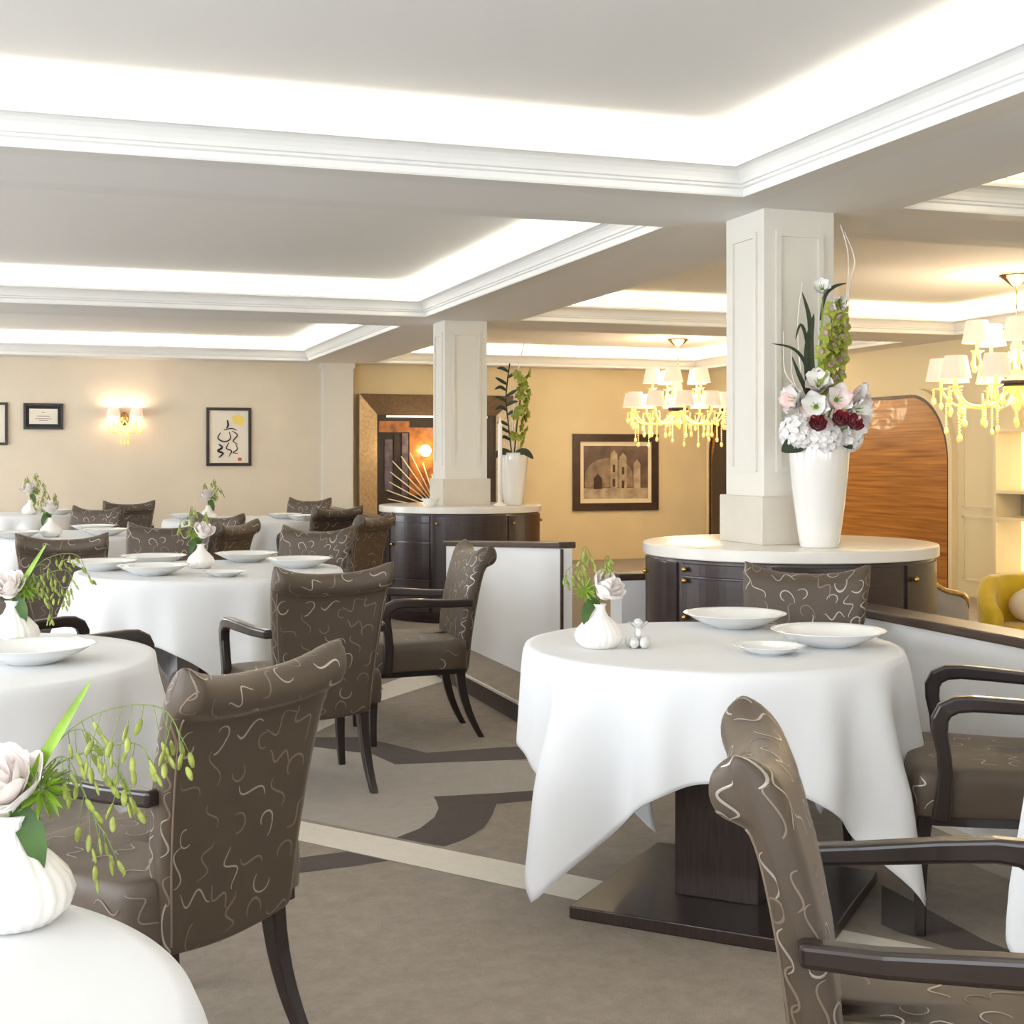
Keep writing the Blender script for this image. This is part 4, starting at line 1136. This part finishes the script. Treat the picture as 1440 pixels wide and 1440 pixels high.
# ------------------------------------------------------------------ right wall of the side room
def arch_outline(g=0):
    y0, y1, top = 11.26-g, 16.42+g, 1.99+g; pts = [(y0, 0)]
    for i in range(13):
        a = pi-(pi/2)*i/12; pts.append((y0+.62+.62*cos(a), top-.68+.68*sin(a)))
    for i in range(13):
        a = pi/2-(pi/2)*i/12; pts.append((y1-.38+.38*cos(a), top-.62+.62*sin(a)))
    pts.append((y1, 0)); return pts
t = thing('wood_arch', 'wide arched wooden panel with rounded corners on the right wall', 'wall panel', (XR, 13.8, 0))
def wall_poly(pts, x0, x1):
    n = len(pts); vs = [(x0, p[0]-13.8, p[1]) for p in pts]+[(x1, p[0]-13.8, p[1]) for p in pts]
    fs = [list(range(n)), [n+k for k in range(n)][::-1]]+[[k, (k+1) % n, n+(k+1) % n, n+k] for k in range(n)]
    return MB().add(vs, fs, 0, False)
obj('veneer', wall_poly(arch_outline(-.03), -.03, -.001), M['veneer'], t)
def band(a, b, x0, x1):
    n = len(a); mb = MB()
    secs = [[(x0, a[i][0]-13.8, a[i][1]), (x1, a[i][0]-13.8, a[i][1]), (x1, b[i][0]-13.8, b[i][1]), (x0, b[i][0]-13.8, b[i][1])] for i in range(n)]
    return mb.sweep(secs)
obj('rim', band(arch_outline(-.03), arch_outline(0), -.05, -.001), M['brown_frame'], t, label='dark wooden rim')
obj('cream_edge', band(arch_outline(0), arch_outline(.06), -.06, -.001), M['cream_wall'], t, label='cream outer edge')
obj('niche_shade', wall_poly([(14.9, .0), (14.9, 1.7), (15.6, 1.9), (16.2, 1.75), (16.36, 1.3), (16.36, 0)], -.034, -.031), M['dark_interior'], t, label='flat dark panel standing in for a shaded opening')  # flat sheet, the shade of the opening is put into its colour
mb = MB()
for (ya, yb) in ((10.35, 11.1),):
    for (za, zb) in ((.15, .78), (.86, 1.9)):
        for (a, b, c, d) in ((ya, yb, za, za+.02), (ya, yb, zb-.02, zb), (ya, ya+.02, za, zb), (yb-.02, yb, za, zb)): mb.box(XR-.012, XR, a, b, c, d)
mb.box(XR-.06, XR, 10.25, 10.42, 0, ZS)
struct('trim_7', mb, M['cream_wall'], 'cream wall panelling beside the wooden arch')
# lit display shelves
t = thing('display_cabinet', 'lit display shelves at the right picture edge beside cream panelling', 'cabinet', (XR-.16, 9.55, 0))
mb = MB()
mb.box(-.15, .15, -.72, .72, 0, .30); mb.box(-.15, .15, .68, .72, .30, 1.62); mb.box(-.15, .15, -.72, -.68, .30, 1.62); mb.box(-.15, .15, -.72, .72, 1.58, 1.62)
for z in (.78, 1.02): mb.box(-.15, .15, -.68, .68, z, z+.03)
obj('shelf_case', mb, M['cream_wall'], t)
obj('light_panel', MB().box(.12, .14, -.67, .67, .31, .775), M['lit_panel'], t, label='glowing white panel')
obj('light_panel', MB().box(.12, .14, -.67, .67, 1.055, 1.575), M['lit_panel'], t, label='glowing white panel')
obj('back_panel', MB().box(.12, .14, -.67, .67, .815, 1.015), M['display_back'], t)

# yellow tub chair
t = thing('tub_armchair', 'yellow velvet tub armchair at the right picture edge beyond the partition', 'armchair', (5.3, 6.25, 0), facing(*cw(-.2, -.98)))
secs = []
for i in range(25):
    a = R(-25+230*i/24); c, s = cos(a), sin(a)     # open to the front (+y is front)
    c, s = -c, -s
    f = sin(pi*i/24); h = .50+.17*min(1, f*1.6)
    loop = []
    for (r, z) in ((.30, .22), (.29, .40), (.285, h-.05), (.30, h-.012), (.335, h), (.37, h-.015), (.385, h-.06), (.375, .40), (.36, .2)):
        loop.append((r*c, r*s, z))
    secs.append(loop)
obj('shell', MB().sweep(secs, sm=True), M['yellow'], t)
obj('seat', MB().lathe([(.27, .2), (.285, .24), (.285, .36), (.26, .40), (.01, .41)], 32), M['yellow'], t)
obj('cushion', MB().ball((0, -.12, .5), .2, 16, 10, sc=(1, .4, .6)), M['cream_fabric'], t, label='cream scatter cushion')
for (x, y) in ((-.2, .2), (.2, .2), (-.2, -.2), (.2, -.2)): obj('leg', MB().lathe([(.012, 0), (.02, .22)], 10, (x, y, 0)), M['chair_wood'], t)
# gilt framed chair
t = thing('gilt_armchair', 'gilt-framed grey armchair half hidden behind the nearer round cabinet', 'armchair', (4.42, 6.45, 0), facing(*cw(.15, .98)))
q = spline([(-.36, -.2, .52), (-.33, -.24, .60), (-.2, -.28, .72), (0, -.3, .76), (.1, -.29, .72), (.22, -.27, .64), (.31, -.24, .615), (.345, -.2, .585), (.36, -.16, .54)], 5)
obj('top_rail', MB().tube(q, .018, 8), M['gilt'], t)
rows = [[(p.x*.97, p.y+.01, z*(p.z-.005)+(1-z)*.36) for p in q] for z in (0, .33, .66, 1)]
b_ = obj('backrest', MB().grid(rows), M['grey_fabric'], t); m = b_.modifiers.new('t', 'SOLIDIFY'); m.thickness = .05; m.offset = 0
obj('seat', MB().box(-.33, .33, -.24, .3, .30, .43, .04, 3), M['grey_fabric'], t)
for (x, y) in ((-.29, .26), (.29, .26), (-.27, -.2), (.27, -.2)): obj('leg', MB().tube(spline([(x, y, .32), (x*1.06, y*1.06, .2), (x, y, .08), (x*1.05, y*1.05, 0)], 4), [.026-.001*i for i in range(13)], 8), M['gilt'], t)
for s_ in (-1, 1): obj('armrest', MB().tube(spline([(s_*.33, -.22, .56), (s_*.38, -.05, .57), (s_*.38, .12, .58), (s_*.34, .2, .5), (s_*.32, .22, .42)], 5), .017, 8), M['gilt'], t)

# air grilles in the side-room coves
for (xa, xb, yw, lb) in ((4.22, 5.5, 5.335+SET, 'slatted air grille in the nearest cove of the side room'), (4.45, 5.1, 10.73+SET, 'short slatted air grille left of the near column in the middle cove'),
                         (6.9, 7.7, 10.73+SET, 'slatted air grille near the chandelier canopy in the middle cove'), (5.6, 6.5, 16.12+SET, 'slatted air grille in the far cove of the side room')):
    t = thing('air_grille', lb, 'vent', ((xa+xb)/2, yw, 2.66)); w = (xb-xa)/2
    mb = MB(); mb.box(-w, w, -.02, -.001, .05, .065); mb.box(-w, w, -.02, -.001, -.065, -.05); mb.box(-w, -w+.02, -.02, -.001, -.05, .05); mb.box(w-.02, w, -.02, -.001, -.05, .05)
    obj('frame', mb, M['vent'], t)
    for z in (-.036, -.012, .012, .036): obj('slat', MB().box(-w+.02, w-.02, -.016, -.003, z-.006, z+.006), M['vent'], t)

# ------------------------------------------------------------------ camera, world, view
cam = bpy.data.cameras.new('camera'); co = bpy.data.objects.new('camera', cam); COL.objects.link(co)
co.location = (0, 0, 1.35); co.rotation_euler = (R(90), 0, -R(18.6836))
cam.sensor_width = 36; cam.lens = 1905.5/1440*36; cam.shift_y = -(720-642.7)/1440; cam.clip_start = .05
SC.camera = co
w = bpy.data.worlds.new('sky'); SC.world = w; w.use_nodes = True
w.node_tree.nodes['Background'].inputs[0].default_value = (.85, .92, 1, 1); w.node_tree.nodes['Background'].inputs[1].default_value = 2.0
vs = SC.view_settings; vs.view_transform = 'Standard'; vs.look = 'None'; vs.gamma = 1; vs.exposure = .05; vs.use_curve_mapping = False
cy = SC.cycles; cy.use_denoising = True; cy.max_bounces = 8; cy.diffuse_bounces = 5; cy.glossy_bounces = 3; cy.sample_clamp_indirect = 8; cy.caustics_reflective = False; cy.caustics_refractive = False
